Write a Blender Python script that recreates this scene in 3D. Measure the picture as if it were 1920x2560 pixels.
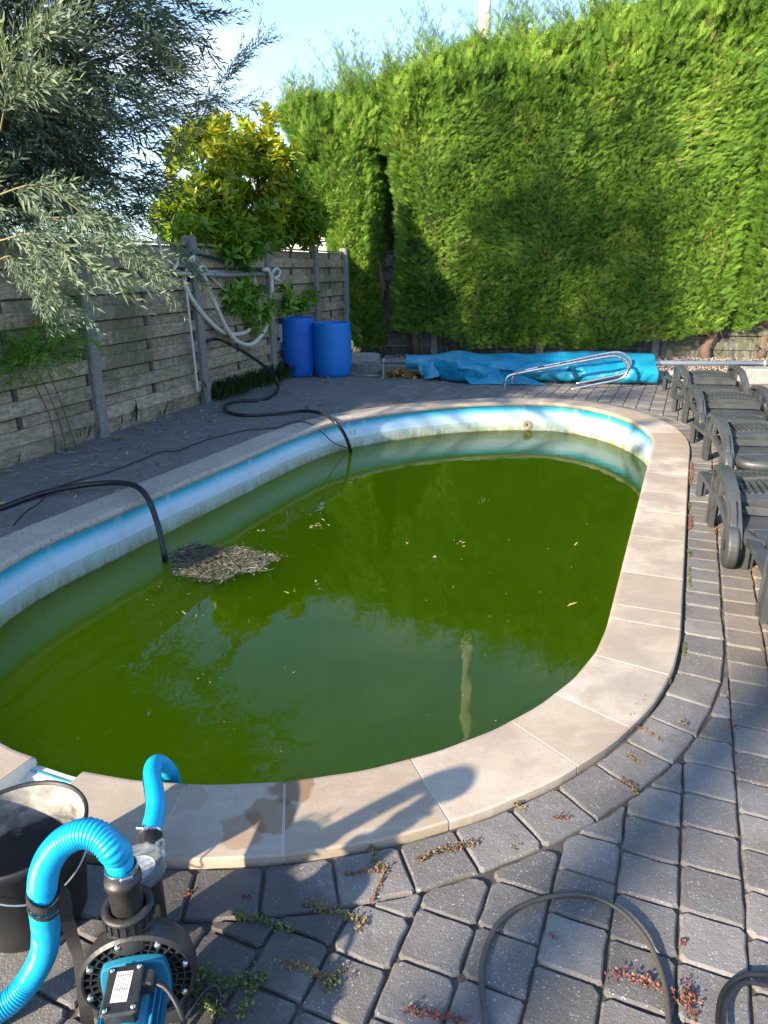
import bpy, math, random
import numpy as np
from mathutils import Vector, Matrix, noise as mnoise
rng = np.random.default_rng(7)
random.seed(7)
scene = bpy.context.scene
for o in list(bpy.data.objects): bpy.data.objects.remove(o)
COL = scene.collection

# ------------------------------------------------------------------ camera
F, H = 1753.0, 1.5
PITCH, ROLL = math.atan(605/1753.0), math.radians(0.87)
_cp, _sp = math.cos(PITCH), math.sin(PITCH)
FW = np.array([0, _cp, -_sp]); _up0 = np.array([0, _sp, _cp]); _r0 = np.array([1., 0, 0])
CR = math.cos(ROLL)*_r0 - math.sin(ROLL)*_up0
CU = math.sin(ROLL)*_r0 + math.cos(ROLL)*_up0
CAM = np.array([0, 0, H])
cam = bpy.data.cameras.new('camera'); camo = bpy.data.objects.new('camera', cam); COL.objects.link(camo)
M = Matrix(((CR[0], CU[0], -FW[0], 0), (CR[1], CU[1], -FW[1], 0), (CR[2], CU[2], -FW[2], H), (0, 0, 0, 1)))
camo.matrix_world = M
cam.sensor_fit = 'VERTICAL'; cam.sensor_height = 24.0; cam.lens = F/2560*24.0
cam.clip_start = 0.05; cam.clip_end = 2000
scene.camera = camo
S = 1920/1659.0
def ray(px, py): return FW + CR*((px-960)/F) - CU*((py-1280)/F)
def G(px, py, z=0.0):                     # survey of the site: point at height z seen at photo pixel
    d = ray(px, py); return CAM + d*((z-H)/d[2])
def g(x, y, z=0.0): return G(x*S, y*S, z)
FENCE0 = np.array([-2.80, 6.75, 0]); FAZ = math.radians(17.4)
FD = np.array([math.sin(FAZ), math.cos(FAZ), 0]); FN = np.array([FD[1], -FD[0], 0])
def fp(x, y, off=0.0):                    # point on the plane parallel to the left fence
    d = ray(x*S, y*S); t = ((FENCE0+FN*off-CAM)@FN)/(d@FN); return CAM + d*t
def at(x, y, Y):                          # point at depth Y
    d = ray(x*S, y*S); return CAM + d*(Y/d[1])

# ------------------------------------------------------------------ light
SUN_AZ, SUN_EL = math.radians(47.0), math.radians(24.5)   # direction of travel from +Y to +X
tv = Vector((math.sin(SUN_AZ)*math.cos(SUN_EL), math.cos(SUN_AZ)*math.cos(SUN_EL), -math.sin(SUN_EL)))
sun = bpy.data.lights.new('sun', 'SUN'); sun.energy = 5.0; sun.angle = math.radians(1.0); sun.color = (1.0, 0.86, 0.66)
suno = bpy.data.objects.new('sun', sun); COL.objects.link(suno)
suno.rotation_euler = tv.to_track_quat('-Z', 'Y').to_euler(); suno.location = (-20, -18, 15)
W = bpy.data.worlds.new('World'); scene.world = W; W.use_nodes = True
nt = W.node_tree; nt.nodes.clear()
out = nt.nodes.new('ShaderNodeOutputWorld'); bg = nt.nodes.new('ShaderNodeBackground')
sky = nt.nodes.new('ShaderNodeTexSky'); sky.sky_type = 'NISHITA'; sky.sun_disc = False
sky.sun_elevation = SUN_EL; sky.sun_rotation = math.radians(180)+SUN_AZ; sky.air_density = 1.0; sky.dust_density = 0.6
tc = nt.nodes.new('ShaderNodeTexCoord'); mp = nt.nodes.new('ShaderNodeMapping'); mp.inputs['Scale'].default_value = (1.0, 1.0, 2.6)
nz = nt.nodes.new('ShaderNodeTexNoise'); nz.inputs['Scale'].default_value = 2.3; nz.inputs['Detail'].default_value = 7; nz.inputs['Roughness'].default_value = 0.55
mp.inputs['Location'].default_value = (0.35, 0.2, 0.1)
rp = nt.nodes.new('ShaderNodeValToRGB'); rp.color_ramp.elements[0].position = 0.50; rp.color_ramp.elements[1].position = 0.74
sx = nt.nodes.new('ShaderNodeSeparateXYZ'); mr = nt.nodes.new('ShaderNodeMapRange')
mr.inputs[1].default_value = 0.08; mr.inputs[2].default_value = 0.5; mr.inputs[3].default_value = 0.50; mr.inputs[4].default_value = 0.0
ad = nt.nodes.new('ShaderNodeMath'); ad.operation = 'ADD'; ad.use_clamp = True
mx = nt.nodes.new('ShaderNodeMix'); mx.data_type = 'RGBA'; mx.inputs[7].default_value = (4.0, 4.3, 4.7, 1)
sc_ = nt.nodes.new('ShaderNodeMix'); sc_.data_type = 'RGBA'; sc_.blend_type = 'MULTIPLY'; sc_.inputs[0].default_value = 1; sc_.inputs[7].default_value = (.68, .95, 1.24, 1)
L = nt.links.new
L(tc.outputs['Generated'], mp.inputs[0]); L(mp.outputs[0], nz.inputs['Vector']); L(nz.outputs[0], rp.inputs[0])
L(tc.outputs['Generated'], sx.inputs[0]); L(sx.outputs[2], mr.inputs[0])
L(rp.outputs[0], ad.inputs[0]); L(mr.outputs[0], ad.inputs[1]); L(ad.outputs[0], mx.inputs[0])
L(sky.outputs[0], sc_.inputs[6]); L(sc_.outputs[2], mx.inputs[6]); L(mx.outputs[2], bg.inputs[0]); L(bg.outputs[0], out.inputs[0])
bg.inputs[1].default_value = 0.125
scene.view_settings.view_transform = 'Standard'; scene.view_settings.look = 'None'
scene.view_settings.gamma = 1.0; scene.view_settings.exposure = 1.5
scene.cycles.max_bounces = 8; scene.cycles.transparent_max_bounces = 8
scene.cycles.use_denoising = True; scene.cycles.volume_bounces = 2

# ------------------------------------------------------------------ materials
class N:                                   # small node helper
    def __init__(s, name):
        s.m = bpy.data.materials.new(name); s.m.use_nodes = True; s.t = s.m.node_tree
        s.b = s.t.nodes['Principled BSDF']; s.o = s.t.nodes['Material Output']; s.tc = None
    def n(s, t, **k):
        x = s.t.nodes.new(t)
        for a, b in k.items(): setattr(x, a, b)
        return x
    def l(s, a, b): s.t.links.new(a, b)
    def co(s, scale=None, rot=None):
        if not s.tc: s.tc = s.n('ShaderNodeNewGeometry')
        if scale is None: return s.tc.outputs['Position']
        m = s.n('ShaderNodeMapping'); m.inputs['Scale'].default_value = scale
        if rot: m.inputs['Rotation'].default_value = rot
        s.l(s.tc.outputs['Position'], m.inputs[0]); return m.outputs[0]
    def noise(s, scale, detail=4, rough=.55, vec=None):
        x = s.n('ShaderNodeTexNoise'); x.inputs['Scale'].default_value = scale; x.inputs['Detail'].default_value = detail
        x.inputs['Roughness'].default_value = rough; s.l(vec or s.co(), x.inputs['Vector']); return x.outputs[0]
    def ramp(s, fac, stops):
        r = s.n('ShaderNodeValToRGB'); e = r.color_ramp.elements
        while len(e) < len(stops): e.new(0.5)
        for i, (p, c) in enumerate(stops):
            e[i].position = p; e[i].color = (c, c, c, 1) if not hasattr(c, '__len__') else (*c, 1)
        s.l(fac, r.inputs[0]); return r.outputs[0]
    def mix(s, fac, a, b, mode='MIX'):
        x = s.n('ShaderNodeMix', data_type='RGBA', blend_type=mode)
        for i, v in ((0, fac), (6, a), (7, b)):
            if isinstance(v, (int, float)): x.inputs[i].default_value = v if i == 0 else (v, v, v, 1)
            elif isinstance(v, tuple): x.inputs[i].default_value = (*v, 1)
            else: s.l(v, x.inputs[i])
        return x.outputs[2]
    def math(s, op, a, b=0.0, clamp=False):
        x = s.n('ShaderNodeMath', operation=op, use_clamp=clamp)
        for i, v in ((0, a), (1, b)):
            if isinstance(v, (int, float)): x.inputs[i].default_value = v
            else: s.l(v, x.inputs[i])
        return x.outputs[0]
    def attr(s, name='tint'):
        a = s.n('ShaderNodeAttribute'); a.attribute_name = name; return a.outputs['Fac']
    def sep(s, axis, vec=None):
        x = s.n('ShaderNodeSeparateXYZ'); s.l(vec or s.co(), x.inputs[0]); return x.outputs[axis]
    def bump(s, h, strength=.3, dist=.01):
        b = s.n('ShaderNodeBump'); b.inputs['Strength'].default_value = strength; b.inputs['Distance'].default_value = dist
        s.l(h, b.inputs['Height']); s.l(b.outputs[0], s.b.inputs['Normal'])
    def set(s, base=None, rough=None, metal=None, **k):
        for key, v in (('Base Color', base), ('Roughness', rough), ('Metallic', metal), *[(a.replace('_', ' '), b) for a, b in k.items()]):
            if v is None: continue
            if isinstance(v, (int, float)): s.b.inputs[key].default_value = v
            elif isinstance(v, tuple): s.b.inputs[key].default_value = (*v, 1) if len(v) == 3 and s.b.inputs[key].type == 'RGBA' else v
            else: s.l(v, s.b.inputs[key])
        return s.m
def plastic(name, c, rough=.4, dirt=.25, dc=None, scale=12, metal=0.0, bump=.05):
    k = N(name); n1 = k.noise(scale, 5); f = k.ramp(n1, [(.4, 0.0), (.75, 1.0)])
    c2 = dc or tuple(min(1, x*1.5+.03) for x in c)
    base = k.mix(k.math('MULTIPLY', f, dirt), c, c2)
    r = k.ramp(k.noise(scale*2.3, 3), [(.3, rough*.8), (.7, min(1, rough*1.25))])
    k.bump(k.noise(scale*8, 3), bump, .004)
    return k.set(base, r, metal)
def leafmat(name, stops, rough=.5, trans=.35, spec=.4):
    k = N(name); a = k.attr(); base = k.ramp(a, stops)
    base = k.mix(k.ramp(k.noise(1.1, 3), [(.35, 0.0), (.7, .45)]), base, k.mix(1.0, base, (.72, .80, .6), 'MULTIPLY'))
    k.set(base, rough, Specular_IOR_Level=spec)
    t = k.n('ShaderNodeBsdfTranslucent'); k.l(k.mix(1.0, base, (1.15, 1.15, .55), 'MULTIPLY'), t.inputs[0])
    m = k.n('ShaderNodeMixShader'); m.inputs[0].default_value = trans
    k.l(k.b.outputs[0], m.inputs[1]); k.l(t.outputs[0], m.inputs[2]); k.l(m.outputs[0], k.o.inputs[0]); return k.m

MT = {}
def mk_paver(name):
    k = N(name); a = k.attr()
    base = k.ramp(a, [(0, (.105, .095, .088)), (.5, (.158, .145, .135)), (1, (.225, .207, .192))])
    base = k.mix(k.ramp(k.noise(90, 3, .7), [(.35, 0.0), (.75, .6)]), base, (.19, .185, .19))
    base = k.mix(k.ramp(k.noise(3.2, 5, .65), [(.46, 0.0), (.62, .5)]), base, (.115, .098, .078)); v = k.n('ShaderNodeTexVoronoi'); v.inputs['Scale'].default_value = 120; k.l(k.co(), v.inputs['Vector'])
    d = k.math('ADD', v.outputs['Distance'], k.math('MULTIPLY', k.noise(40, 2), .5))
    fl = k.ramp(d, [(.36, 1.0), (.44, 0.0)]); base = k.mix(k.math('MULTIPLY', fl, .85), base, (.46, .45, .45)); base = k.mix(k.ramp(k.noise(14, 5, .7), [(.40, 0.0), (.7, .5)]), base, k.mix(1.0, base, (.66, .64, .62), 'MULTIPLY'))
    # brown dirt towards the loungers, dark silt along the fence side
    p = k.co(); X = k.sep(0, p); Y = k.sep(1, p)
    dn = k.noise(1.7, 5, .6)
    t = k.math('ADD', k.math('SUBTRACT', X, k.math('MULTIPLY', Y, .43)), k.math('MULTIPLY', dn, .5))
    br = k.math('MULTIPLY', k.ramp(t, [(.45, 0.0), (.8, 1.0)]), k.ramp(Y, [(.0, 0.0), (1.0, 1.0)]))
    yl = k.n('ShaderNodeMapRange'); k.l(Y, yl.inputs[0]); yl.inputs[1].default_value = 1.9; yl.inputs[2].default_value = 2.8
    br = k.math('MULTIPLY', k.math('MULTIPLY', br, yl.outputs[0]), k.ramp(k.noise(5, 5), [(.3, .3), (.6, .95)]))
    base = k.mix(br, base, (.235, .18, .13))
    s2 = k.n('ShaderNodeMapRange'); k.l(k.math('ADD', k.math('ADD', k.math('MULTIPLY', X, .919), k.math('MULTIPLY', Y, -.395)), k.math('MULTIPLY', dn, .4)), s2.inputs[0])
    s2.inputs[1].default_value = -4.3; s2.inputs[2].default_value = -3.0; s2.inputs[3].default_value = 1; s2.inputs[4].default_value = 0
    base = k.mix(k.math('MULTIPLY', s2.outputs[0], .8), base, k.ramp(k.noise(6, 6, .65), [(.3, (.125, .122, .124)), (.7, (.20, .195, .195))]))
    # wet patch around the pump
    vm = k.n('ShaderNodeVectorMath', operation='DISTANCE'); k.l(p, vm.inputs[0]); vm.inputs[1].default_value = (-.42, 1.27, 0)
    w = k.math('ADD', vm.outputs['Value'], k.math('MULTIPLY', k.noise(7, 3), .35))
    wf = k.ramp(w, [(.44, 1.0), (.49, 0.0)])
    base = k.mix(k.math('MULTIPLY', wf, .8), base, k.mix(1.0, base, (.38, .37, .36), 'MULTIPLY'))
    k.bump(k.math('ADD', k.noise(170, 4, .75), k.math('MULTIPLY', k.noise(45, 3), .8)), .8, .004)
    return k.set(base, k.mix(wf, k.ramp(k.noise(60, 3), [(.3, .75), (.7, .95)]), .45))
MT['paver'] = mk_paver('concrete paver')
def mk_coping():
    k = N('sandstone coping'); a = k.attr()
    base = k.ramp(a, [(0, (.345, .28, .21)), (.5, (.45, .38, .30)), (1, (.55, .49, .42))])
    base = k.mix(k.ramp(k.noise(2.8, 6, .6), [(.40, 0.0), (.60, .8)]), base, (.33, .25, .185))
    base = k.mix(k.ramp(k.noise(9, 5, .6, k.co((1, 3, 1))), [(.5, 0.0), (.72, .35)]), base, (.50, .45, .395))
    v = k.n('ShaderNodeTexVoronoi'); v.inputs['Scale'].default_value = 130; k.l(k.co(), v.inputs['Vector'])
    pits = k.math('MULTIPLY', k.ramp(v.outputs['Distance'], [(.12, 1.0), (.26, 0.0)]), k.ramp(k.noise(23, 3), [(.46, 0.0), (.58, .85)]))
    base = k.mix(k.ramp(k.noise(260, 3, .8), [(.35, 0.0), (.7, .55)]), base, k.mix(1.0, base, (.70, .66, .60), 'MULTIPLY'))
    base = k.mix(k.ramp(k.noise(1.4, 7, .7), [(.50, 0.0), (.60, .6)]), base, (.30, .262, .215))
    base = k.mix(pits, base, (.15, .12, .09))
    for (x, y, r, s) in ((-.345, 1.63, .10, .75), (-.30, 1.75, .10, .8), (-.41, 1.57, .09, .55), (-.62, 1.70, .10, .3)):
        vm = k.n('ShaderNodeVectorMath', operation='DISTANCE'); k.l(k.co(), vm.inputs[0]); vm.inputs[1].default_value = (x, y, .03)
        w = k.math('ADD', vm.outputs['Value'], k.math('MULTIPLY', k.noise(11, 4), r*1.3))
        wf = k.ramp(w, [(r*1.32, 1.0), (r*1.42, 0.0)]); base = k.mix(k.math('MULTIPLY', wf, s), base, k.mix(1.0, base, (.58, .42, .28), 'MULTIPLY'))
    # greyer and dark-specked towards the fence side
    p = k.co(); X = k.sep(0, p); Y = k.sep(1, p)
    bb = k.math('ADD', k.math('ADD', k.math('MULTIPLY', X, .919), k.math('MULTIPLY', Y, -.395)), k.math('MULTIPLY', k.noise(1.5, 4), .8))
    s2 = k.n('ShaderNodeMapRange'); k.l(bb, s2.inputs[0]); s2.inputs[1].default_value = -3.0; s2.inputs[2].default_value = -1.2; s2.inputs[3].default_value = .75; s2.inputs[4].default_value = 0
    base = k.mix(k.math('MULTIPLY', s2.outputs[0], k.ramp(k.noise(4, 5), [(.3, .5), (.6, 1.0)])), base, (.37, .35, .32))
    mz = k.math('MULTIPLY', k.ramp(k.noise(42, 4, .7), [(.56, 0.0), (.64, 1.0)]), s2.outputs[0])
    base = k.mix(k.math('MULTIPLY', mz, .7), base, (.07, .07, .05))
    k.bump(k.noise(120, 4, .7), .25, .002)
    return k.set(base, .8)
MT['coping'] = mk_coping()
MT['grout'] = plastic('white grout', (.66, .62, .55), .9, .4, (.40, .36, .30), 9)
def mk_liner():
    k = N('faded pool liner'); z = k.math('ADD', k.sep(2), k.math('MULTIPLY', k.math('SUBTRACT', k.noise(3.0, 4), .5), .035))
    mrr = k.n('ShaderNodeMapRange'); k.l(z, mrr.inputs[0]); mrr.inputs[1].default_value = -.42; mrr.inputs[2].default_value = 0.02
    base = k.ramp(mrr.outputs[0], [(0, (.17, .19, .06)), (.20, (.24, .26, .13)), (.26, (.33, .40, .33)), (.46, (.40, .52, .52)), (.48, (.50, .62, .74)), (.66, (.50, .66, .84)), (.76, (.14, .50, .70)), (.83, (.01, .30, .46)), (1.0, (.005, .27, .42))])
    n2 = k.noise(14, 6, .75, k.co((1, 1, .35)))
    zs = k.n('ShaderNodeMapRange'); k.l(z, zs.inputs[0]); zs.inputs[1].default_value = -.20; zs.inputs[2].default_value = -.31
    f = k.math('MULTIPLY', k.ramp(n2, [(.42, 0.0), (.58, 1.0)]), zs.outputs[0], True)
    base = k.mix(k.math('MULTIPLY', f, .8), base, (.22, .20, .09))
    n3 = k.noise(95, 4, .8); sp = k.math('MULTIPLY', k.ramp(n3, [(.60, 0.0), (.66, 1.0)]), k.ramp(zs.outputs[0], [(0, 0.0), (.15, .9)]))
    base = k.mix(sp, base, (.16, .13, .06))
    ln = k.ramp(k.math('ABSOLUTE', k.math('ADD', z, .215)), [(.003, .6), (.007, 0.0)]); base = k.mix(k.math('MULTIPLY', ln, k.ramp(n3, [(.45, 0.0), (.55, 1.0)])), base, (.30, .28, .18))
    st = k.ramp(k.noise(7, 3, .5, k.co((1, 1, .25))), [(.60, 0.0), (.64, .35)])
    base = k.mix(st, base, (.40, .53, .62))
    return k.set(base, .45)
MT['liner'] = mk_liner()
def mk_water():
    k = N('green algae water')
    n = k.noise(2.2, 3); h = k.math('ADD', n, k.math('MULTIPLY', k.noise(9, 3), .10))
    bp = k.n('ShaderNodeBump'); bp.inputs['Strength'].default_value = .10; bp.inputs['Distance'].default_value = .028; k.l(h, bp.inputs['Height'])
    fr = k.n('ShaderNodeFresnel'); fr.inputs[0].default_value = 1.333; k.l(bp.outputs[0], fr.inputs[1])
    gl = k.n('ShaderNodeBsdfGlossy'); gl.inputs['Roughness'].default_value = .01; k.l(bp.outputs[0], gl.inputs['Normal'])
    tr = k.n('ShaderNodeBsdfTransparent'); m = k.n('ShaderNodeMixShader')
    k.l(fr.outputs[0], m.inputs[0]); k.l(tr.outputs[0], m.inputs[1]); k.l(gl.outputs[0], m.inputs[2]); k.l(m.outputs[0], k.o.inputs['Surface'])
    v = k.n('ShaderNodeVolumePrincipled'); v.inputs['Color'].default_value = WCOL; v.inputs['Density'].default_value = WDEN; v.inputs['Absorption Color'].default_value = (0, 0, 0, 1)
    k.l(v.outputs[0], k.o.inputs['Volume']); return k.m
WCOL, WDEN = (.74, .945, .010, 1), 7.0
MT['water'] = mk_water()
def mk_wood(name, c1, c2, c3, horiz=True):
    k = N(name); a = k.attr()
    p = k.n('ShaderNodeMapping'); k.l(k.co(), p.inputs[0]); p.inputs['Rotation'].default_value = (0, 0, FAZ if horiz else 0)
    p.inputs['Scale'].default_value = (13, .35, 15) if horiz else (3, 3, .5)
    n1 = k.noise(2.5, 7, .65, p.outputs[0]); base = k.ramp(n1, [(.30, c1), (.5, c2), (.68, c3)])
    base = k.mix(k.ramp(a, [(0, 0.0), (1, .8)]), base, k.mix(1.0, base, (.58, .57, .53), 'MULTIPLY'))
    base = k.mix(k.ramp(k.noise(1.3, 5, .6), [(.46, 0.0), (.64, .75)]), base, (.085, .098, .042))
    g2 = k.noise(14, 6, .7, k.co((1, 1, .18)))
    base = k.mix(k.ramp(g2, [(.53, 0.0), (.68, .4)]), base, (.46, .455, .43))
    base = k.mix(k.ramp(k.noise(24, 6, .75), [(.52, 0.0), (.64, .4)]), base, (.07, .055, .038))
    k.bump(n1, .5, .01)
    return k.set(base, .85)
MT['wood'] = mk_wood('weathered fence board', (.23, .168, .105), (.39, .31, .21), (.56, .49, .375))
MT['wood_dark'] = mk_wood('shade-dark fence board', (.05, .045, .04), (.095, .085, .075), (.14, .13, .115), False)  # darker copy of the board wood, shade put into its colour
MT['post'] = plastic('aged concrete post', (.17, .165, .155), .92, .8, (.29, .29, .265), 30, bump=.4)
MT['stone'] = plastic('grey concrete stone', (.22, .215, .20), .92, .8, (.34, .33, .30), 18, bump=.5)
MT['soil'] = plastic('dark soil', (.050, .042, .034), .95, .8, (.085, .07, .055), 14, bump=.6)
MT['joint'] = plastic('joint sand', (.050, .044, .038), .95, .8, (.14, .12, .09), 9, bump=.6)
MT['steel'] = plastic('stainless steel', (.62, .62, .61), .28, .3, (.42, .41, .40), 20, metal=1.0)
MT['galv'] = plastic('galvanised tube', (.34, .36, .38), .5, .5, (.24, .25, .26), 20, metal=.5)
MT['alu'] = plastic('aluminium tube', (.55, .56, .57), .42, .4, (.4, .4, .4), 14, metal=.75)
MT['drum'] = plastic('blue plastic drum', (.0, .15, .50), .6, .35, (.005, .17, .56), 5)
MT['drum_dark'] = plastic('dark blue plastic drum', (.0, .10, .44), .6, .35, (.004, .09, .5), 5)
MT['rubber'] = plastic('black rubber', (.012, .012, .014), .42, .4, (.035, .035, .04), 20)
MT['cream'] = plastic('cream hose', (.62, .60, .53), .5, .6, (.34, .32, .27), 22)
MT['navy'] = plastic('navy pole', (.012, .022, .045), .35, .3)
MT['white'] = plastic('white plastic', (.56, .57, .54), .45, .6, (.36, .36, .30), 30)
MT['lounger'] = plastic('grey resin', (.038, .041, .043), .42, .7, (.080, .083, .083), 7, bump=.12)
MT['hoseblue'] = plastic('bright blue hose', (.0, .33, .58), .33, .5, (.02, .29, .50), 8, bump=0)
MT['pump_black'] = plastic('black pump plastic', (.016, .016, .018), .45, .5, (.06, .057, .05), 16, bump=.15)
MT['pump_blue'] = plastic('teal blue paint', (.012, .17, .28), .45, .4, (.03, .20, .30), 14)
MT['webbing'] = plastic('black webbing', (.022, .020, .020), .85, .5, (.06, .055, .05), 60, bump=.5)
MT['cable'] = plastic('olive cable', (.055, .048, .040), .5, .5, (.11, .095, .075), 14)
MT['bark'] = plastic('bark', (.10, .065, .045), .95, .8, (.20, .14, .10), 22, bump=.8)
MT['twig'] = plastic('yellow willow twig', (.20, .155, .06), .8, .4)
MT['paper'] = plastic('paper label', (.62, .62, .60), .7, .5, (.45, .42, .36), 26)
MT['inlet'] = plastic('yellowed fitting', (.34, .30, .20), .5, .5, (.20, .18, .11), 60)
MT['render'] = plastic('cream render wall', (.72, .66, .56), .9, .3, (.6, .54, .45), 3)
MT['rooftile'] = plastic('roof tile', (.22, .10, .07), .85, .5)
MT['gravel'] = leafmat('pinkish gravel', [(0, (.16, .12, .10)), (.5, (.30, .23, .20)), (1, (.44, .38, .34))], .9, 0.0, .2)
MT['litter'] = leafmat('fallen leaves', [(0, (.20, .09, .035)), (.3, (.38, .22, .07)), (.55, (.40, .34, .16)), (.8, (.44, .40, .28)), (1, (.24, .28, .12))], .8, .15, .2)
MT['debris'] = leafmat('floating plant debris', [(0, (.07, .07, .05)), (.5, (.17, .165, .12)), (.85, (.32, .31, .24)), (1, (.60, .58, .5))], .7, .1, .3)
MT['weed'] = leafmat('sedum weed', [(0, (.20, .055, .05)), (.3, (.28, .15, .10)), (.6, (.25, .215, .09)), (1, (.08, .14, .035))], .7, .2, .3)
MT['grass'] = leafmat('grass blade', [(0, (.025, .065, .015)), (.7, (.05, .12, .03)), (1, (.20, .19, .09))], .6, .3, .3)
MT['conifer'] = leafmat('conifer spray', [(0, (.05, .125, .018)), (.5, (.15, .285, .032)), (.85, (.29, .43, .055)), (.97, (.40, .47, .10)), (1, (.30, .21, .11))], .62, .30, .25)
MT['conifer_core'] = plastic('conifer shade core', (.022, .030, .010), .95, .6, (.045, .035, .02), 16, bump=.8)  # depth shade inside the hedges painted as one dark colour
MT['willow'] = leafmat('willow leaf', [(0, (.042, .070, .046)), (.5, (.088, .130, .084)), (.85, (.18, .235, .15)), (1, (.24, .31, .10))], .55, .25, .45)
MT['laurel'] = leafmat('laurel leaf', [(0, (.06, .16, .012)), (.4, (.19, .31, .015)), (.75, (.42, .42, .02)), (1, (.58, .44, .03))], .35, .40, .5)
MT['laurel_green'] = leafmat('green laurel leaf', [(0, (.06, .17, .012)), (.6, (.14, .31, .025)), (.94, (.26, .42, .04)), (1, (.5, .38, .06))], .35, .30, .5)
def mk_cover():
    k = N('bubble solar cover')
    v = k.n('ShaderNodeTexVoronoi'); v.inputs['Scale'].default_value = 48; v.inputs['Randomness'].default_value = .15; k.l(k.co(), v.inputs['Vector'])
    base = k.mix(k.ramp(v.outputs['Distance'], [(.15, 0.0), (.5, 1.0)]), (.0, .27, .43), (.0, .17, .31))
    base = k.mix(k.ramp(k.noise(4, 4), [(.4, 0.0), (.7, .5)]), base, (.03, .33, .48))
    k.bump(v.outputs['Distance'], .6, -.008)
    return k.set(base, .28, Coat_Weight=.3)
MT['cover'] = mk_cover()
def mk_bucket(name, inner):
    k = N(name); base = k.mix(k.ramp(k.noise(9, 4), [(.4, 0.0), (.7, .4)]), (.014, .014, .015), (.05, .05, .05))
    if inner:
        z = k.sep(2); n = k.noise(9, 7, .7, k.co((1, 1, 2.5)))
        zz = k.math('ADD', z, k.math('MULTIPLY', n, .22)); base = k.mix(k.ramp(zz, [(.255, 0.0), (.32, .9)]), base, k.ramp(k.noise(30, 5), [(.3, (.16, .15, .135)), (.7, (.46, .43, .38))]))
    return k.set(base, .55)
MT['bucket'] = mk_bucket('black tub plastic', False); MT['bucket_in'] = mk_bucket('tub with dried mortar', True)
def mk_lid():
    k = N('clear lid'); k.set((.40, .44, .47), .06, Alpha=.22, Coat_Weight=.7); return k.m
MT['lid'] = mk_lid()
MT['filter'] = plastic('milky basket', (.20, .23, .25), .5, .9, (.50, .54, .56), 90)
MT['fiber'] = plastic('cast grey', (.16, .17, .19), .5)

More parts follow.
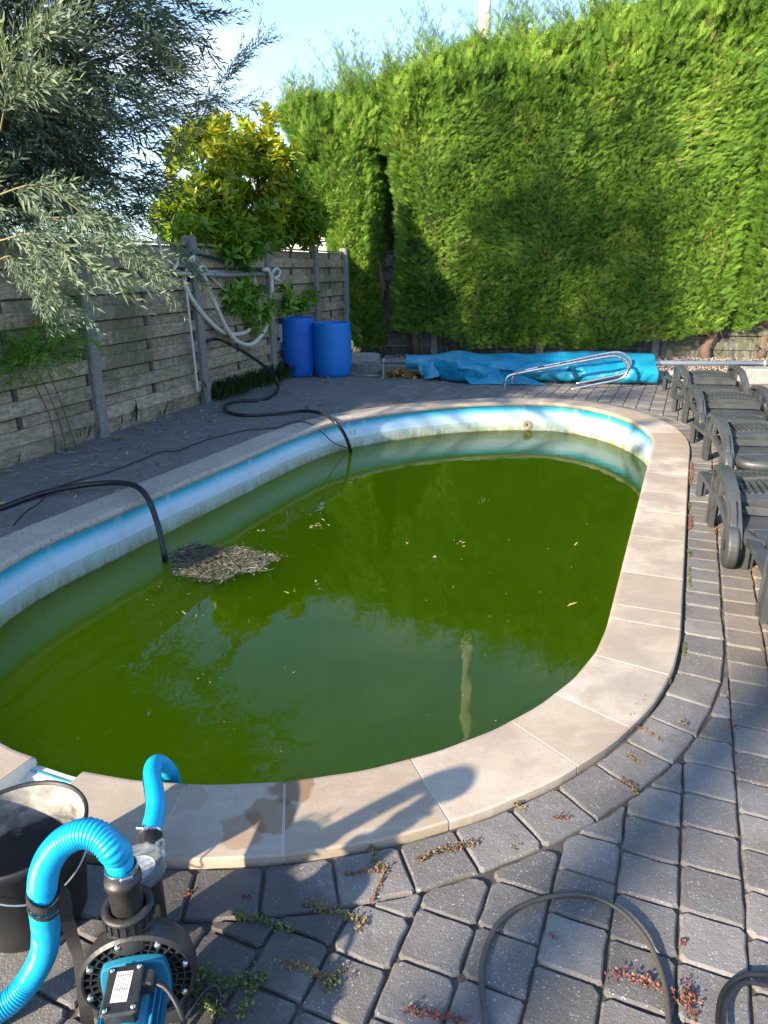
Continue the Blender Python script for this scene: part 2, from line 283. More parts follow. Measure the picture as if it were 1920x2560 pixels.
# ------------------------------------------------------------------ mesh helpers
class MB:
    def __init__(s): s.v = []; s.f = []; s.m = []; s.t = []; s.sm = []
    def add(s, v, f, mi=0, tint=.5, smooth=False):
        o = len(s.v); s.v.extend([tuple(map(float, p)) for p in v]); s.t.extend([float(tint)]*len(v))
        s.f.extend([tuple(o+i for i in q) for q in f]); s.m.extend([mi]*len(f)); s.sm.extend([smooth]*len(f))
    def box(s, c, sz, rot=None, mi=0, tint=.5, taper=1.0, bev=0.0):
        x, y, z = sz[0]/2, sz[1]/2, sz[2]/2
        b = min(bev, x*.9, y*.9, z*.9)
        if b <= 0:
            vs = [(-x, -y, -z), (x, -y, -z), (x, y, -z), (-x, y, -z), (-x*taper, -y*taper, z), (x*taper, -y*taper, z), (x*taper, y*taper, z), (-x*taper, y*taper, z)]
            fs = [(0, 3, 2, 1), (4, 5, 6, 7), (0, 1, 5, 4), (1, 2, 6, 5), (2, 3, 7, 6), (3, 0, 4, 7)]
        else:
            vs = []
            for zz, k in ((-z, b), (-z+b, 0), (z-b, 0), (z, b)):
                for px, py in ((-x+b, -y), (x-b, -y), (x, -y+b), (x, y-b), (x-b, y), (-x+b, y), (-x, y-b), (-x, -y+b)):
                    fx = 1-k/x; fy = 1-k/y; tp = taper if zz > 0 else 1
                    vs.append((px*fx*tp, py*fy*tp, zz))
            fs = [tuple(range(7, -1, -1)), tuple(range(24, 32))]
            for r in range(3):
                for i in range(8): j = (i+1) % 8; fs.append((r*8+i, r*8+j, (r+1)*8+j, (r+1)*8+i))
        if rot is not None:
            R = np.array(rot); vs = [R@np.array(p) for p in vs]
        s.add([np.array(p)+np.array(c) for p in vs], fs, mi, tint); return s
    def tube(s, pts, r, n=10, mi=0, tint=.5, cap=True, smooth=True, flat=1.0):
        pts = np.array(pts, float); m = len(pts)
        rr = np.full(m, r) if np.isscalar(r) else np.array(r)
        T = np.gradient(pts, axis=0); T /= np.linalg.norm(T, axis=1)[:, None]+1e-12
        u = np.cross(T[0], [0, 0, 1.]); u = u if np.linalg.norm(u) > 1e-3 else np.array([1., 0, 0]); u /= np.linalg.norm(u)
        V = []
        for i in range(m):
            u = u - T[i]*(u@T[i]); u /= np.linalg.norm(u); w = np.cross(T[i], u)
            for k in range(n):
                a = 2*math.pi*k/n; V.append(pts[i]+rr[i]*(u*math.cos(a)+w*math.sin(a)*flat))
        Fc = [(i*n+k, i*n+(k+1) % n, (i+1)*n+(k+1) % n, (i+1)*n+k) for i in range(m-1) for k in range(n)]
        s.add(V, Fc, mi, tint, smooth)
        if cap:
            o = len(s.v)-m*n; s.f.append(tuple(o+k for k in range(n-1, -1, -1))); s.f.append(tuple(o+(m-1)*n+k for k in range(n))); s.m += [mi]*2; s.sm += [False]*2
        return s
    def lathe(s, prof, n=32, c=(0, 0, 0), rot=None, mi=0, tint=.5, smooth=True, sq=(1, 1)):
        V = []
        for (r, z) in prof:
            for k in range(n):
                a = 2*math.pi*k/n; V.append(np.array([r*math.cos(a)*sq[0], r*math.sin(a)*sq[1], z]))
        if rot is not None: R = np.array(rot); V = [R@p for p in V]
        V = [p+np.array(c) for p in V]
        Fc = [(i*n+k, i*n+(k+1) % n, (i+1)*n+(k+1) % n, (i+1)*n+k) for i in range(len(prof)-1) for k in range(n)]
        s.add(V, Fc, mi, tint, smooth); return s
    def ribbon(s, cl, hw, x0, x1, mi=0):   # centre line in (y,z) with half widths, extruded in x
        cl = np.array(cl, float); T = np.gradient(cl, axis=0); T /= np.linalg.norm(T, axis=1)[:, None]; Nn = np.stack([-T[:, 1], T[:, 0]], 1)
        hw = np.full(len(cl), hw) if np.isscalar(hw) else np.array(hw)
        A = cl+Nn*hw[:, None]; B = cl-Nn*hw[:, None]; V = []
        for i in range(len(cl)):
            V += [(x0, *A[i]), (x1, *A[i]), (x1, *B[i]), (x0, *B[i])]
        Fc = []
        for i in range(len(cl)-1):
            for k in range(4): Fc.append((i*4+k, i*4+(k+1) % 4, (i+1)*4+(k+1) % 4, (i+1)*4+k))
        Fc.append((3, 2, 1, 0)); e = (len(cl)-1)*4; Fc.append((e, e+1, e+2, e+3)); s.add(V, Fc, mi); return s
    def build(s, name, mats, parent=None, bevel=0.0, recalc=True):
        me = bpy.data.meshes.new(name); me.from_pydata(s.v, [], s.f)
        for m in (mats if isinstance(mats, (list, tuple)) else [mats]): me.materials.append(MT[m])
        me.polygons.foreach_set('material_index', s.m); me.polygons.foreach_set('use_smooth', s.sm)
        at_ = me.attributes.new('tint', 'FLOAT', 'POINT'); at_.data.foreach_set('value', s.t)
        if recalc:
            import bmesh
            bm = bmesh.new(); bm.from_mesh(me); bmesh.ops.recalc_face_normals(bm, faces=bm.faces); bm.to_mesh(me); bm.free()
        o = bpy.data.objects.new(name, me); COL.objects.link(o)
        if bevel:
            b = o.modifiers.new('bevel', 'BEVEL'); b.width = bevel; b.segments = 2; b.limit_method = 'ANGLE'
        if parent: o.parent = parent
        return o
def tag(o, label=None, cat=None, group=None, kind=None):
    if label: o['label'] = label
    if cat: o['category'] = cat
    if group: o['group'] = group
    if kind: o['kind'] = kind
    return o
def thing(name, loc, label, cat, group=None, rz=0.0):
    o = bpy.data.objects.new(name, None); COL.objects.link(o); o.location = tuple(loc); o.rotation_euler = (0, 0, rz)
    o.empty_display_size = .1
    return tag(o, label, cat, group)
def spline(P, n=12, closed=False):
    P = [np.array(p, float) for p in P]; m = len(P); out = []
    rngi = range(m if closed else m-1)
    for i in rngi:
        if closed: p0, p1, p2, p3 = P[i-1], P[i], P[(i+1) % m], P[(i+2) % m]
        else: p0, p1, p2, p3 = P[max(i-1, 0)], P[i], P[i+1], P[min(i+2, m-1)]
        for k in range(n):
            t = k/n; out.append(.5*((2*p1)+(-p0+p2)*t+(2*p0-5*p1+4*p2-p3)*t*t+(-p0+3*p1-3*p2+p3)*t**3))
    if not closed: out.append(P[-1])
    return np.array(out)
def resample(P, step):
    P = np.array(P); d = np.r_[0, np.cumsum(np.linalg.norm(np.diff(P, axis=0), axis=1))]
    n = max(2, int(round(d[-1]/step))+1); s = np.linspace(0, d[-1], n)
    return np.stack([np.interp(s, d, P[:, i]) for i in range(P.shape[1])], 1)
def rotz(a): c, s = math.cos(a), math.sin(a); return np.array([[c, -s, 0], [s, c, 0], [0, 0, 1]])
def rotx(a): c, s = math.cos(a), math.sin(a); return np.array([[1, 0, 0], [0, c, -s], [0, s, c]])
def roty(a): c, s = math.cos(a), math.sin(a); return np.array([[c, 0, s], [0, 1, 0], [-s, 0, c]])
# ---- scatter of small templates: template verts (y = forward, z = normal)
def scatter(name, temps, pos, dirs, ups, scl, tint, mat, parent=None, mb=None):
    pos = np.array(pos); dirs = np.array(dirs, float); ups = np.array(ups, float); scl = np.array(scl, float); tint = np.array(tint, float)
    if scl.ndim == 1: scl = np.repeat(scl[:, None], 3, 1)
    dirs /= np.linalg.norm(dirs, axis=1)[:, None]+1e-9
    X = np.cross(dirs, ups); X /= np.linalg.norm(X, axis=1)[:, None]+1e-9; Z = np.cross(X, dirs)
    which = rng.integers(0, len(temps), len(pos)); VV = []; LV = []; LS = []; TT = []; off = 0
    for ti, (tvv, tf) in enumerate(temps):
        idx = np.where(which == ti)[0]
        if not len(idx): continue
        tvv = np.array(tvv, float); m = len(idx); k = len(tvv)
        a = tvv[None]*scl[idx][:, None, :]
        V = pos[idx][:, None, :]+a[..., 0:1]*X[idx][:, None, :]+a[..., 1:2]*dirs[idx][:, None, :]+a[..., 2:3]*Z[idx][:, None, :]
        VV.append(V.reshape(-1, 3)); TT.append(np.clip(np.repeat(tint[idx], k), 0, 1))
        fl = np.concatenate([np.array(q) for q in tf]); fs = np.array([len(q) for q in tf])
        LV.append((fl[None]+(np.arange(m)*k)[:, None]+off).ravel()); LS.append(np.tile(fs, m)); off += m*k
    V = np.concatenate(VV); LV = np.concatenate(LV); LS = np.concatenate(LS); TT = np.concatenate(TT)
    if mb is not None:                      # append solid geometry (twigs) with a second material
        bo = len(V); V = np.concatenate([V, np.array(mb.v)]); TT = np.r_[TT, np.array(mb.t)]
        LV = np.r_[LV, np.concatenate([np.array(q) for q in mb.f])+bo]; nb = len(mb.f); LS = np.r_[LS, [len(q) for q in mb.f]]
    else: nb = 0
    me = bpy.data.meshes.new(name); me.vertices.add(len(V)); me.vertices.foreach_set('co', V.ravel().astype(np.float32))
    me.loops.add(len(LV)); me.loops.foreach_set('vertex_index', LV.astype(np.int32))
    me.polygons.add(len(LS)); st = np.r_[0, np.cumsum(LS)[:-1]]
    me.polygons.foreach_set('loop_start', st.astype(np.int32)); me.polygons.foreach_set('loop_total', LS.astype(np.int32))
    for m_ in (mat if isinstance(mat, (list, tuple)) else [mat]): me.materials.append(MT[m_])
    if nb:
        mi = np.zeros(len(LS), np.int32); mi[-nb:] = 1; me.polygons.foreach_set('material_index', mi)
    a_ = me.attributes.new('tint', 'FLOAT', 'POINT'); a_.data.foreach_set('value', TT.astype(np.float32))
    me.update(calc_edges=True); me.validate()
    o = bpy.data.objects.new(name, me); COL.objects.link(o)
    if parent: o.parent = parent
    return o
def rdir(n):
    d = rng.normal(size=(n, 3)); return d/np.linalg.norm(d, axis=1)[:, None]

# ------------------------------------------------------------------ pool outline (A along the pool, B across)
TH = math.radians(23.2); AV = np.array([math.sin(TH), math.cos(TH)]); BV = np.array([math.cos(TH), -math.sin(TH)]); PO = np.array([-1.69, 4.61])
def WAB(A, B): return PO+AV*A+BV*B
R0 = 1.59
near = [(-.68-R0*math.sin(t), R0-R0*math.cos(t)) for t in np.linspace(math.pi, 0, 22)]      # right side round to the left
far = [(1.6, 0), (2.25, 0.0), (3.02, .13), (3.80, .60), (4.37, 1.25), (4.63, 2.00), (4.36, 2.56), (3.83, 2.95), (3.35, 3.12), (2.9, 3.18), (2.3, 3.18)]
fs = [tuple(p) for p in spline(far, 8)][4:-4]
outl = [(x, 0) for x in np.linspace(-.5, 1.6, 10)[:-1]]+fs+[(x, 3.18) for x in np.linspace(2.2, -.5, 14)]+near[:-1]+[(-.68, 0)]
outl = np.array([WAB(a, b) for a, b in outl]); outl = resample(np.vstack([outl, outl[:1]]), .05)[:-1]
NP_ = len(outl)
Tn = np.roll(outl, -2, 0)-np.roll(outl, 2, 0); Tn /= np.linalg.norm(Tn, axis=1)[:, None]
NO = np.stack([-Tn[:, 1], Tn[:, 0]], 1)
if (NO[0]@BV) > 0: NO = -NO               # outward
cen = outl.mean(0)
ARC = np.r_[0, np.cumsum(np.linalg.norm(np.diff(np.vstack([outl, outl[:1]]), axis=0), axis=1))]; PER = ARC[-1]
def OC(s, d):                              # outline point at arc length s offset d outwards
    s = s % PER; x = s/PER*NP_; i = int(x) % NP_; j = (i+1) % NP_; t = x-int(x)
    return outl[i]*(1-t)+outl[j]*t+(NO[i]*(1-t)+NO[j]*t)*d
def arc_of(p):
    i = int(np.argmin(np.linalg.norm(outl-np.array(p)[:2], axis=1))); return i/NP_*PER
def sdist(P):
    P = np.atleast_2d(P); D = np.linalg.norm(P[:, None, :]-outl[None], axis=2); i = D.argmin(1)
    s = np.einsum('ij,ij->i', P-outl[i], NO[i]); return np.where(s < 0, -D.min(1), D.min(1)), i
def AB(p): d = np.array(p)[:2]-PO; return d@AV, d@BV

# ------------------------------------------------------------------ ground, water, pool
CW = .302
mb = MB(); radii = [CW-.03, CW+3, CW+10, 40, 120, 900]; rows = []
for q, r in enumerate(radii):
    for i in range(0, NP_, 4):
        p = outl[i]+NO[i]*r if q < 1 else None
        if p is None:
            d = outl[i]-cen; d /= np.linalg.norm(d); p = outl[i]+NO[i]*CW+d*(r-CW)
        rows.append((p[0], p[1], -.013 if q < 3 else -.05))
nn = len(range(0, NP_, 4))
mb.add(rows, [(q*nn+i, q*nn+(i+1) % nn, (q+1)*nn+(i+1) % nn, (q+1)*nn+i) for q in range(len(radii)-1) for i in range(nn)])
tag(mb.build('ground', 'joint'), kind='structure')
mb = MB(); zz = [-.014, -.2, -.5, -1.25]
V = [(*(outl[i]+NO[i]*.03), z) for z in zz for i in range(NP_)]
mb.add(V, [(q*NP_+i, q*NP_+(i+1) % NP_, (q+1)*NP_+(i+1) % NP_, (q+1)*NP_+i) for q in range(len(zz)-1) for i in range(NP_)], smooth=True)
mb.add([(*(outl[i]+NO[i]*.03), -1.25) for i in range(NP_)], [tuple(range(NP_))])
tag(mb.build('pool_wall', 'liner'), kind='structure')
WZ = -.32
mb = MB(); V = [(*(outl[i]+NO[i]*.026), z) for z in (WZ, -1.2) for i in range(NP_)]
mb.add(V, [tuple(range(NP_)), tuple(range(2*NP_-1, NP_-1, -1))]+[(i, (i+1) % NP_, NP_+(i+1) % NP_, NP_+i) for i in range(NP_)])
tag(mb.build('pool_water', 'water'), kind='structure')
# coping slabs
gapR, gapL = arc_of((-.98, 1.85)), arc_of((-1.15, 1.91))
jpx = [(415, 1668), (620, 1662), (883, 1614), (1085, 1545), (1180, 1492), (1278, 1402)]
joints = [arc_of(g(x, y, .03)) for x, y in jpx]
for (px, py) in [(1533, 1500), (1538, 1533), (1560, 1418), (1572, 1334), (1588, 1271), (1600, 1221), (1612, 1175), (1620, 1138), (1628, 1106)]:
    pass
def arcside(ypx):                          # joints along the right side given by photo row
    best = min(range(NP_), key=lambda i: abs((lambda q: q[1])(proj((*outl[i], .03)))-ypx)+(0 if AB(outl[i])[1] > 3.0 and AB(outl[i])[0] < 3.1 else 1e5)); return best/NP_*PER
def proj(p): v = np.array(p)-CAM; z = v@FW; return (960+F*(v@CR)/z, 1280-F*(v@CU)/z)
joints += [arcside(y) for y in (1533, 1508, 1418, 1334, 1271, 1221, 1175, 1138, 1106)]
sgn = 1 if ((arcside(1106)-arcside(1418)+PER/2) % PER-PER/2) > 0 else -1
s0 = arcside(1106); lim = gapL; tot = ((lim-s0)*sgn) % PER; s = s0; acc = 0
while True:
    st_ = .46+rng.uniform(-.03, .05); acc += st_
    if acc > tot-.3: break
    joints.append((s0+sgn*acc) % PER)
joints += [gapR, gapL]; joints = sorted(set(round(j, 4) for j in joints))
prof = [(.05, -.018), (.014, -.018), (.003, -.008), (0, .006), (.003, .019), (.012, .028), (.022, .030), (CW-.006, .030), (CW, .025), (CW, -.03)]
prof = [(d, z-.010) for d, z in prof]
mb = MB()
def sweep_slab(a, b, inset, mi, tint):
    n = max(2, int((b-a)/.05)+1); V = []
    for s in np.linspace(a, b, n):
        for (d, z) in prof: p = OC(s, max(d, 0)+inset if d < .1 else d-inset); V.append((p[0], p[1], z-inset*.6))
    k = len(prof); Fc = [(i*k+j, i*k+j+1, (i+1)*k+j+1, (i+1)*k+j) for i in range(n-1) for j in range(k-1)]
    Fc += [tuple(range(k)), tuple(range((n-1)*k+k-1, (n-1)*k-1, -1))]; mb.add(V, Fc, mi, tint)
for i in range(len(joints)):
    a = joints[i]; b = joints[(i+1) % len(joints)]; b = b if b > a else b+PER
    mid = ((a+b)/2) % PER
    isgap = min(gapR, gapL) < mid < max(gapR, gapL) and (b-a) < .3 and abs(b-a-abs(gapR-gapL)) < .02
    if isgap: continue
    sweep_slab(a+.003, b-.003, 0, 0, rng.uniform(0, 1)); sweep_slab(a-.003 if False else a+.0005, b-.0005, .004, 1, .5)
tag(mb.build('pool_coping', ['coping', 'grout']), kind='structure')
# opening in the coping: pale rim and sandy recess
ga, gb = min(gapR, gapL), max(gapR, gapL); V = []
mb = MB()
for s in np.linspace(ga, gb, 6):
    for d, z in ((.0, -.05), (.0, -.022), (.05, -.018), (.055, -.04)): p = OC(s, d); V.append((*p, z))
mb.add(V, [(i*4+j, i*4+j+1, i*4+5+j, i*4+4+j) for i in range(5) for j in range(3)], 0)
V = []
for s in np.linspace(ga-.0, gb+.0, 6):
    for d, z in ((.055, -.045), (.2, -.035), (.33, -.028)): p = OC(s, d); V.append((*p, z))
mb.add(V, [(i*3+j, i*3+j+1, i*3+4+j, i*3+3+j) for i in range(5) for j in range(2)], 1)
tag(mb.build('pool_rim_opening', ['white', 'coping']), kind='structure')

# ------------------------------------------------------------------ pavers
def clip(poly, n, c):
    out = []
    for i in range(len(poly)):
        p, q = poly[i], poly[(i+1) % len(poly)]; dp, dq = p@n-c, q@n-c
        if dp >= 0: out.append(p)
        if (dp >= 0) != (dq >= 0): out.append(p+(q-p)*(dp/(dp-dq)))
    return out
def parea(P): P = np.array(P); x, y = P[:, 0], P[:, 1]; return .5*abs(np.dot(x, np.roll(y, -1))-np.dot(y, np.roll(x, -1)))
mb = MB()
EDGE = [np.array([-1.3, 11.75]), np.array([.38, 10.72]), np.array([7.5, 8.9])]
def beyond(p):
    for a, b in ((EDGE[0], EDGE[1]), (EDGE[1], EDGE[2])):
        if a[0] <= p[0] <= b[0] or (a is EDGE[1] and p[0] > b[0]) or (a is EDGE[0] and p[0] < a[0]):
            t = (p[0]-a[0])/(b[0]-a[0]); return p[1] > a[1]+(b[1]-a[1])*t-.04
    return False
def paver(poly, gap, bev):
    c = np.mean(poly, 0); P = []
    m = len(poly)
    for i in range(m):                    # inset + chamfered corners
        p = np.array(poly[i]); a = np.array(poly[i-1])-p; b = np.array(poly[(i+1) % m])-p
        la, lb = np.linalg.norm(a), np.linalg.norm(b)
        if la < 1e-4 or lb < 1e-4: continue
        r = min(.010*rng.uniform(.4, 1.6), la*.3, lb*.3); P += [p+a/la*r, p+b/lb*r, p+b*.36+rng.normal(0, .0009, 2), p+b*.66+rng.normal(0, .0009, 2)]
    P = np.array(P)
    if len(P) < 12: return
    def ins(P, d):
        L_ = np.linalg.norm(P-c, axis=1)[:, None]; return c+(P-c)*np.maximum(.1, 1-d*1.25/L_)
    jit = rng.normal(0, .0011, (len(P), 2)); A_ = ins(P, gap)+jit; B_ = ins(P, gap+bev*.45)+jit*.8; C_ = ins(P, gap+bev)+jit*.6
    dz = rng.normal(0, .0012); tl = rng.normal(0, .006, 2); t = float(np.clip(rng.normal(.5, .28), 0, 1)); n = len(P)
    def z(Q, h): return [(x, y, h+dz+(x-c[0])*tl[0]+(y-c[1])*tl[1]) for x, y in Q]
    mb.add(z(A_, -.03)+z(A_, -.0085)+z(B_, -.0028)+z(C_, 0), [(k*n+i, k*n+(i+1) % n, (k+1)*n+(i+1) % n, (k+1)*n+i) for k in range(3) for i in range(n)]+[tuple(range(3*n, 4*n))], 0, t)
RW = .172
nr = int(PER*1.04/.155)
ring = [(i+rng.uniform(-.03, .03))/nr*PER for i in range(nr)]
for i in range(nr):
    a, b = ring[i], ring[(i+1) % nr]; b = b if b > a else b+PER
    P = [OC(a, CW+.010), OC(b, CW+.010), OC(b, CW+RW), OC(a, CW+RW)]
    sh = .0 if AB(P[0])[1] > 0 else .003
    paver(P, .0027-sh*.5, .0055-sh*.8)
CWd = .150
for ci in range(-58, 40):
    B0 = ci*CWd+3.658; s = -9+rng.uniform(0, .16)
    while s < 9.5:
        ln = .147*rng.uniform(.96, 1.04); A0 = s; s += ln
        c = WAB(A0+ln/2, B0+CWd/2)
        if not (-4.3 < c[0] < 6.6 and -.3 < c[1] < 12.2) or beyond(c): continue
        if (c-FENCE0[:2])@FN[:2] < -.02: continue
        v = c-CAM[:2]
        if c[1] < .75 or abs(c[0])/max(c[1], .1) > 1.3: continue
        P = [WAB(A0, B0), WAB(A0+ln, B0), WAB(A0+ln, B0+CWd), WAB(A0, B0+CWd)]
        sd, ii = sdist(np.array(P+[c]))
        if sd.max() < CW+RW: continue
        if sd.min() < CW+RW+.002:
            j = ii[-1]; n_ = NO[j]; P = clip(P, n_, n_@outl[j]+CW+RW+.0005)
            if len(P) < 3 or parea(P) < .0025: continue
        lf_ = max(0, min(1, (-.2-B0)/.8))*(1 if A0 < 3.2 else max(0, 1-(A0-3.2)/1.2))
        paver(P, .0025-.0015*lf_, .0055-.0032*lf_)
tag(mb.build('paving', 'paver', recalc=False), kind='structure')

# gravel bed with edging stones at the back
mb = MB()
mb.add([(*(EDGE[0]+[-1, .8]), -.004), (*(EDGE[1]+[0, .04]), -.004), (*(EDGE[2]+[0, .04]), -.004), (8, 14.5, -.004), (-1.5, 15.5, -.004)], [(0, 1, 2, 3, 4)])
tag(mb.build('planting_bed', 'soil'), kind='structure')
mb = MB()
for a, b, nst in ((EDGE[0], EDGE[1], 3), (EDGE[1], EDGE[2], 8)):
    for i in range(nst):
        p = a+(b-a)*(i+.5)/nst; ln = np.linalg.norm(b-a)/nst-.012; an = math.atan2(b[1]-a[1], b[0]-a[0])
        mb.box((p[0], p[1]+.05, .045+rng.normal(0, .006)), (ln, .075, .15), rotz(an+rng.normal(0, .01)), tint=rng.uniform(0, 1), bev=.006)
tag(mb.build('kerb_edging', 'stone'), kind='structure')
peb = []
for k in range(4):
    q = rng.normal(size=(6, 3)); base = np.array([[1, 0, 0], [-1, 0, 0], [0, 1, 0], [0, -1, 0], [0, 0, .55], [0, 0, -.55]])*rng.uniform(.7, 1.2, (6, 1))
    peb.append((base, [(0, 2, 4), (2, 1, 4), (1, 3, 4), (3, 0, 4), (2, 0, 5), (1, 2, 5), (3, 1, 5), (0, 3, 5)]))
P = []
while len(P) < 9000:
    x, y = rng.uniform(-1.2, 6.5), rng.uniform(9, 13.4)
    if beyond((x, y-.12)) and y < 13.2-.18*x: P.append((x, y, rng.uniform(-.008, .03)))
n = len(P); tag(scatter('gravel', peb, P, rdir(n), rdir(n), rng.uniform(.012, .026, n), rng.uniform(0, 1, n), 'gravel'), 'loose pinkish gravel between the kerb edging and the back hedge', 'gravel', kind='stuff')

# ------------------------------------------------------------------ fences
def fence(nm, p0, d, nn_, starts, wd, heights, wood, ext_post, label, Hh=1.84):
    root = thing(nm, p0, label, 'fence')
    d3 = np.array([d[0], d[1], 0.]); n3 = np.array([nn_[0], nn_[1], 0.]); R = np.stack([d3, n3, [0, 0, 1]], 1)
    for i, s_ in enumerate(starts):
        L_ = wd[i]; mbp = MB(); z = .15; row = 0; st = .2345/2
        while z < heights[i]-.06:
            off = .062 if row % 2 == 0 else .018
            h_ = .126 if row % 2 == 0 else .096; h_ = min(h_, heights[i]+.02-z)
            segs = [(0.0, L_)] if row % 2 == 0 else [(.03, L_/2-.018), (L_/2+.018, L_-.03)]
            tt = rng.uniform(0, 1)
            for (q0, q1) in segs:
                c = d3*(s_+(q0+q1)/2)+n3*(off)+np.array([0, 0, z+h_/2+(.002 if row % 2 else 0)])
                mbp.box(c, (q1-q0-.006, .016, h_), R@rotx(-.05 if row % 2 == 0 else 0)@roty(rng.normal(0, .003)), tint=tt)
            z += st; row += 1
        mbp.box(d3*(s_+L_/2)+n3*(-.004)+np.array([0, 0, heights[i]/2+.07]), (L_-.01, .01, heights[i]-.16), R, mi=2, tint=0)  # backing sheet added dark so the gaps between boards read as shadow
        for t in (.035, L_/2, L_-.035):   # battens, toned dark so the slots read as shadow
            mbp.box(d3*(s_+t)+n3*.038+np.array([0, 0, (heights[i]+.14)/2]), (.045, .020, heights[i]-.16), R, mi=2, tint=1)
        mbp.box(d3*(s_+L_/2)+n3*.02+np.array([0, 0, .065]), (L_-.01, .04, .15), R, mi=0, tint=.9)   # gravel board
        mbp.box(d3*(s_+L_/2)+n3*.02+np.array([0, 0, heights[i]+.012]), (L_-.03, .05, .022), R, tint=.4)
        mbp.build('fence_panel', [wood, 'post', 'wood_dark'], root)
    for t in ext_post:
        MB().box(d3*t[0]+n3*.055+np.array([0, 0, t[1]/2-.05]), (.125, .13, t[1]+.1), R, bev=.014).build('fence_post', 'post', root)
    return root
fl = fence('wooden_fence', FENCE0, FD[:2], FN[:2], [-5.74, -3.83, -1.90, .01, 1.93, 3.85, 5.61], [1.88, 1.88, 1.89, 1.90, 1.90, 1.74, 1.4], [1.74, 1.76, 1.78, 1.80, 1.80, 1.80, 1.80], 'wood',
           [(-3.85, 1.84), (-1.92+.01, 1.84), (0, 1.86), (1.92, 1.90), (3.84, 1.9), (5.60, 1.88), (7.02, 1.88)], 'weathered grey overlapping board fence with concrete posts left of the pool')
bd = np.array([math.sin(math.radians(106)), math.cos(math.radians(106))])
fb = fence('dark_wooden_fence', (-.85, 13.95, 0), bd, np.array([bd[1], -bd[0]]), [.01, 1.94, 3.87, 5.80], [1.91]*4, [1.8]*4, 'wood_dark', [(0, 1.88), (1.93, 1.88), (3.86, 1.88), (5.79, 1.88), (7.7, 1.88)],
           'dark shaded board fence behind the clipped conifer hedge')

# ------------------------------------------------------------------ foliage templates
def frond(nb, w, seed):                   # flat feathery cypress spray, length 1
    r_ = np.random.default_rng(seed); V = []; Fc = []
    def blade(p, d, L_, w_, lift):
        d = np.array(d, float); d /= np.linalg.norm(d); s_ = np.array([d[1], -d[0], 0]); o = len(V); p = np.array(p)
        V.extend([p, p+d*L_*.45+s_*w_+[0, 0, lift*.4], p+d*L_+[0, 0, lift], p+d*L_*.45-s_*w_+[0, 0, lift*.4]]); Fc.append((o, o+1, o+2, o+3))
    blade((0, 0, 0), (0, 1, 0), 1.0, w*.55, -.06)
    for i in range(nb):
        t = .12+.75*i/(nb-1); sd = 1 if i % 2 else -1; L_ = (.50-.40*t)*r_.uniform(.8, 1.25)
        blade((0, t, -.06*t), (sd*r_.uniform(.5, .8), 1, 0), L_, w, r_.uniform(-.12, .10))
    return (V, Fc)
FR = [frond(11, .027, s_) for s_ in range(6)]
def leaf(w, fold, droop, seg=3):
    V = []; Fc = []
    ts = [0, .3, .65, 1.0]; ws = [.12, 1.0, .75, 0]
    for t, q in zip(ts, ws):
        z = -droop*t*t; V += [(-w*q, t, z+fold*q), (0, t, z), (w*q, t, z+fold*q)]
    for i in range(3): o = i*3; Fc += [(o, o+1, o+4, o+3), (o+1, o+2, o+5, o+4)]
    return (V, Fc)
LAU = [leaf(.17, .05, .1), leaf(.20, .03, .25), leaf(.16, .07, -.05)]
def narrow(w, bend):
    return ([(0, 0, 0), (w, .42, bend*.3), (0, 1, -bend), (-w, .42, bend*.3)], [(0, 1, 2, 3)])
def willow_shoot(seed, n=20):             # a twig of unit length with narrow leaves
    r_ = np.random.default_rng(seed); V = []; Fc = []
    for i in range(n):
        t = .06+.94*i/(n-1); a = i*2.4+r_.uniform(-.4, .4); side = np.array([math.cos(a), 0, math.sin(a)])
        d = side*r_.uniform(.5, .8)+np.array([0, 1, 0]); d /= np.linalg.norm(d)
        L_ = .25*r_.uniform(.75, 1.15)*(1-.45*t); w_ = L_*.085; s_ = np.cross(d, rdir1(r_)); s_ /= np.linalg.norm(s_)
        p = np.array([0, t*.95, -.10*t*t]); o = len(V); dr = np.array([0, 0, -.12])*L_
        V.extend([p, p+d*L_*.4+s_*w_, p+d*L_+dr, p+d*L_*.4-s_*w_]); Fc.append((o, o+1, o+2, o+3))
    o = len(V); V += [(.006, 0, 0), (-.006, 0, 0), (0, 1, -.1), (0, 0, .008)]; Fc += [(o, o+1, o+2), (o, o+2, o+3)]
    return (V, Fc)
def rdir1(r_): d = r_.normal(size=3); return d/np.linalg.norm(d)
WS = [willow_shoot(i) for i in range(6)]
def fbm(x, y, z, s=1.0, sh=0.0): return mnoise.fractal(Vector((x*s+sh, y*s, z*s)), .9, 2.0, 3)

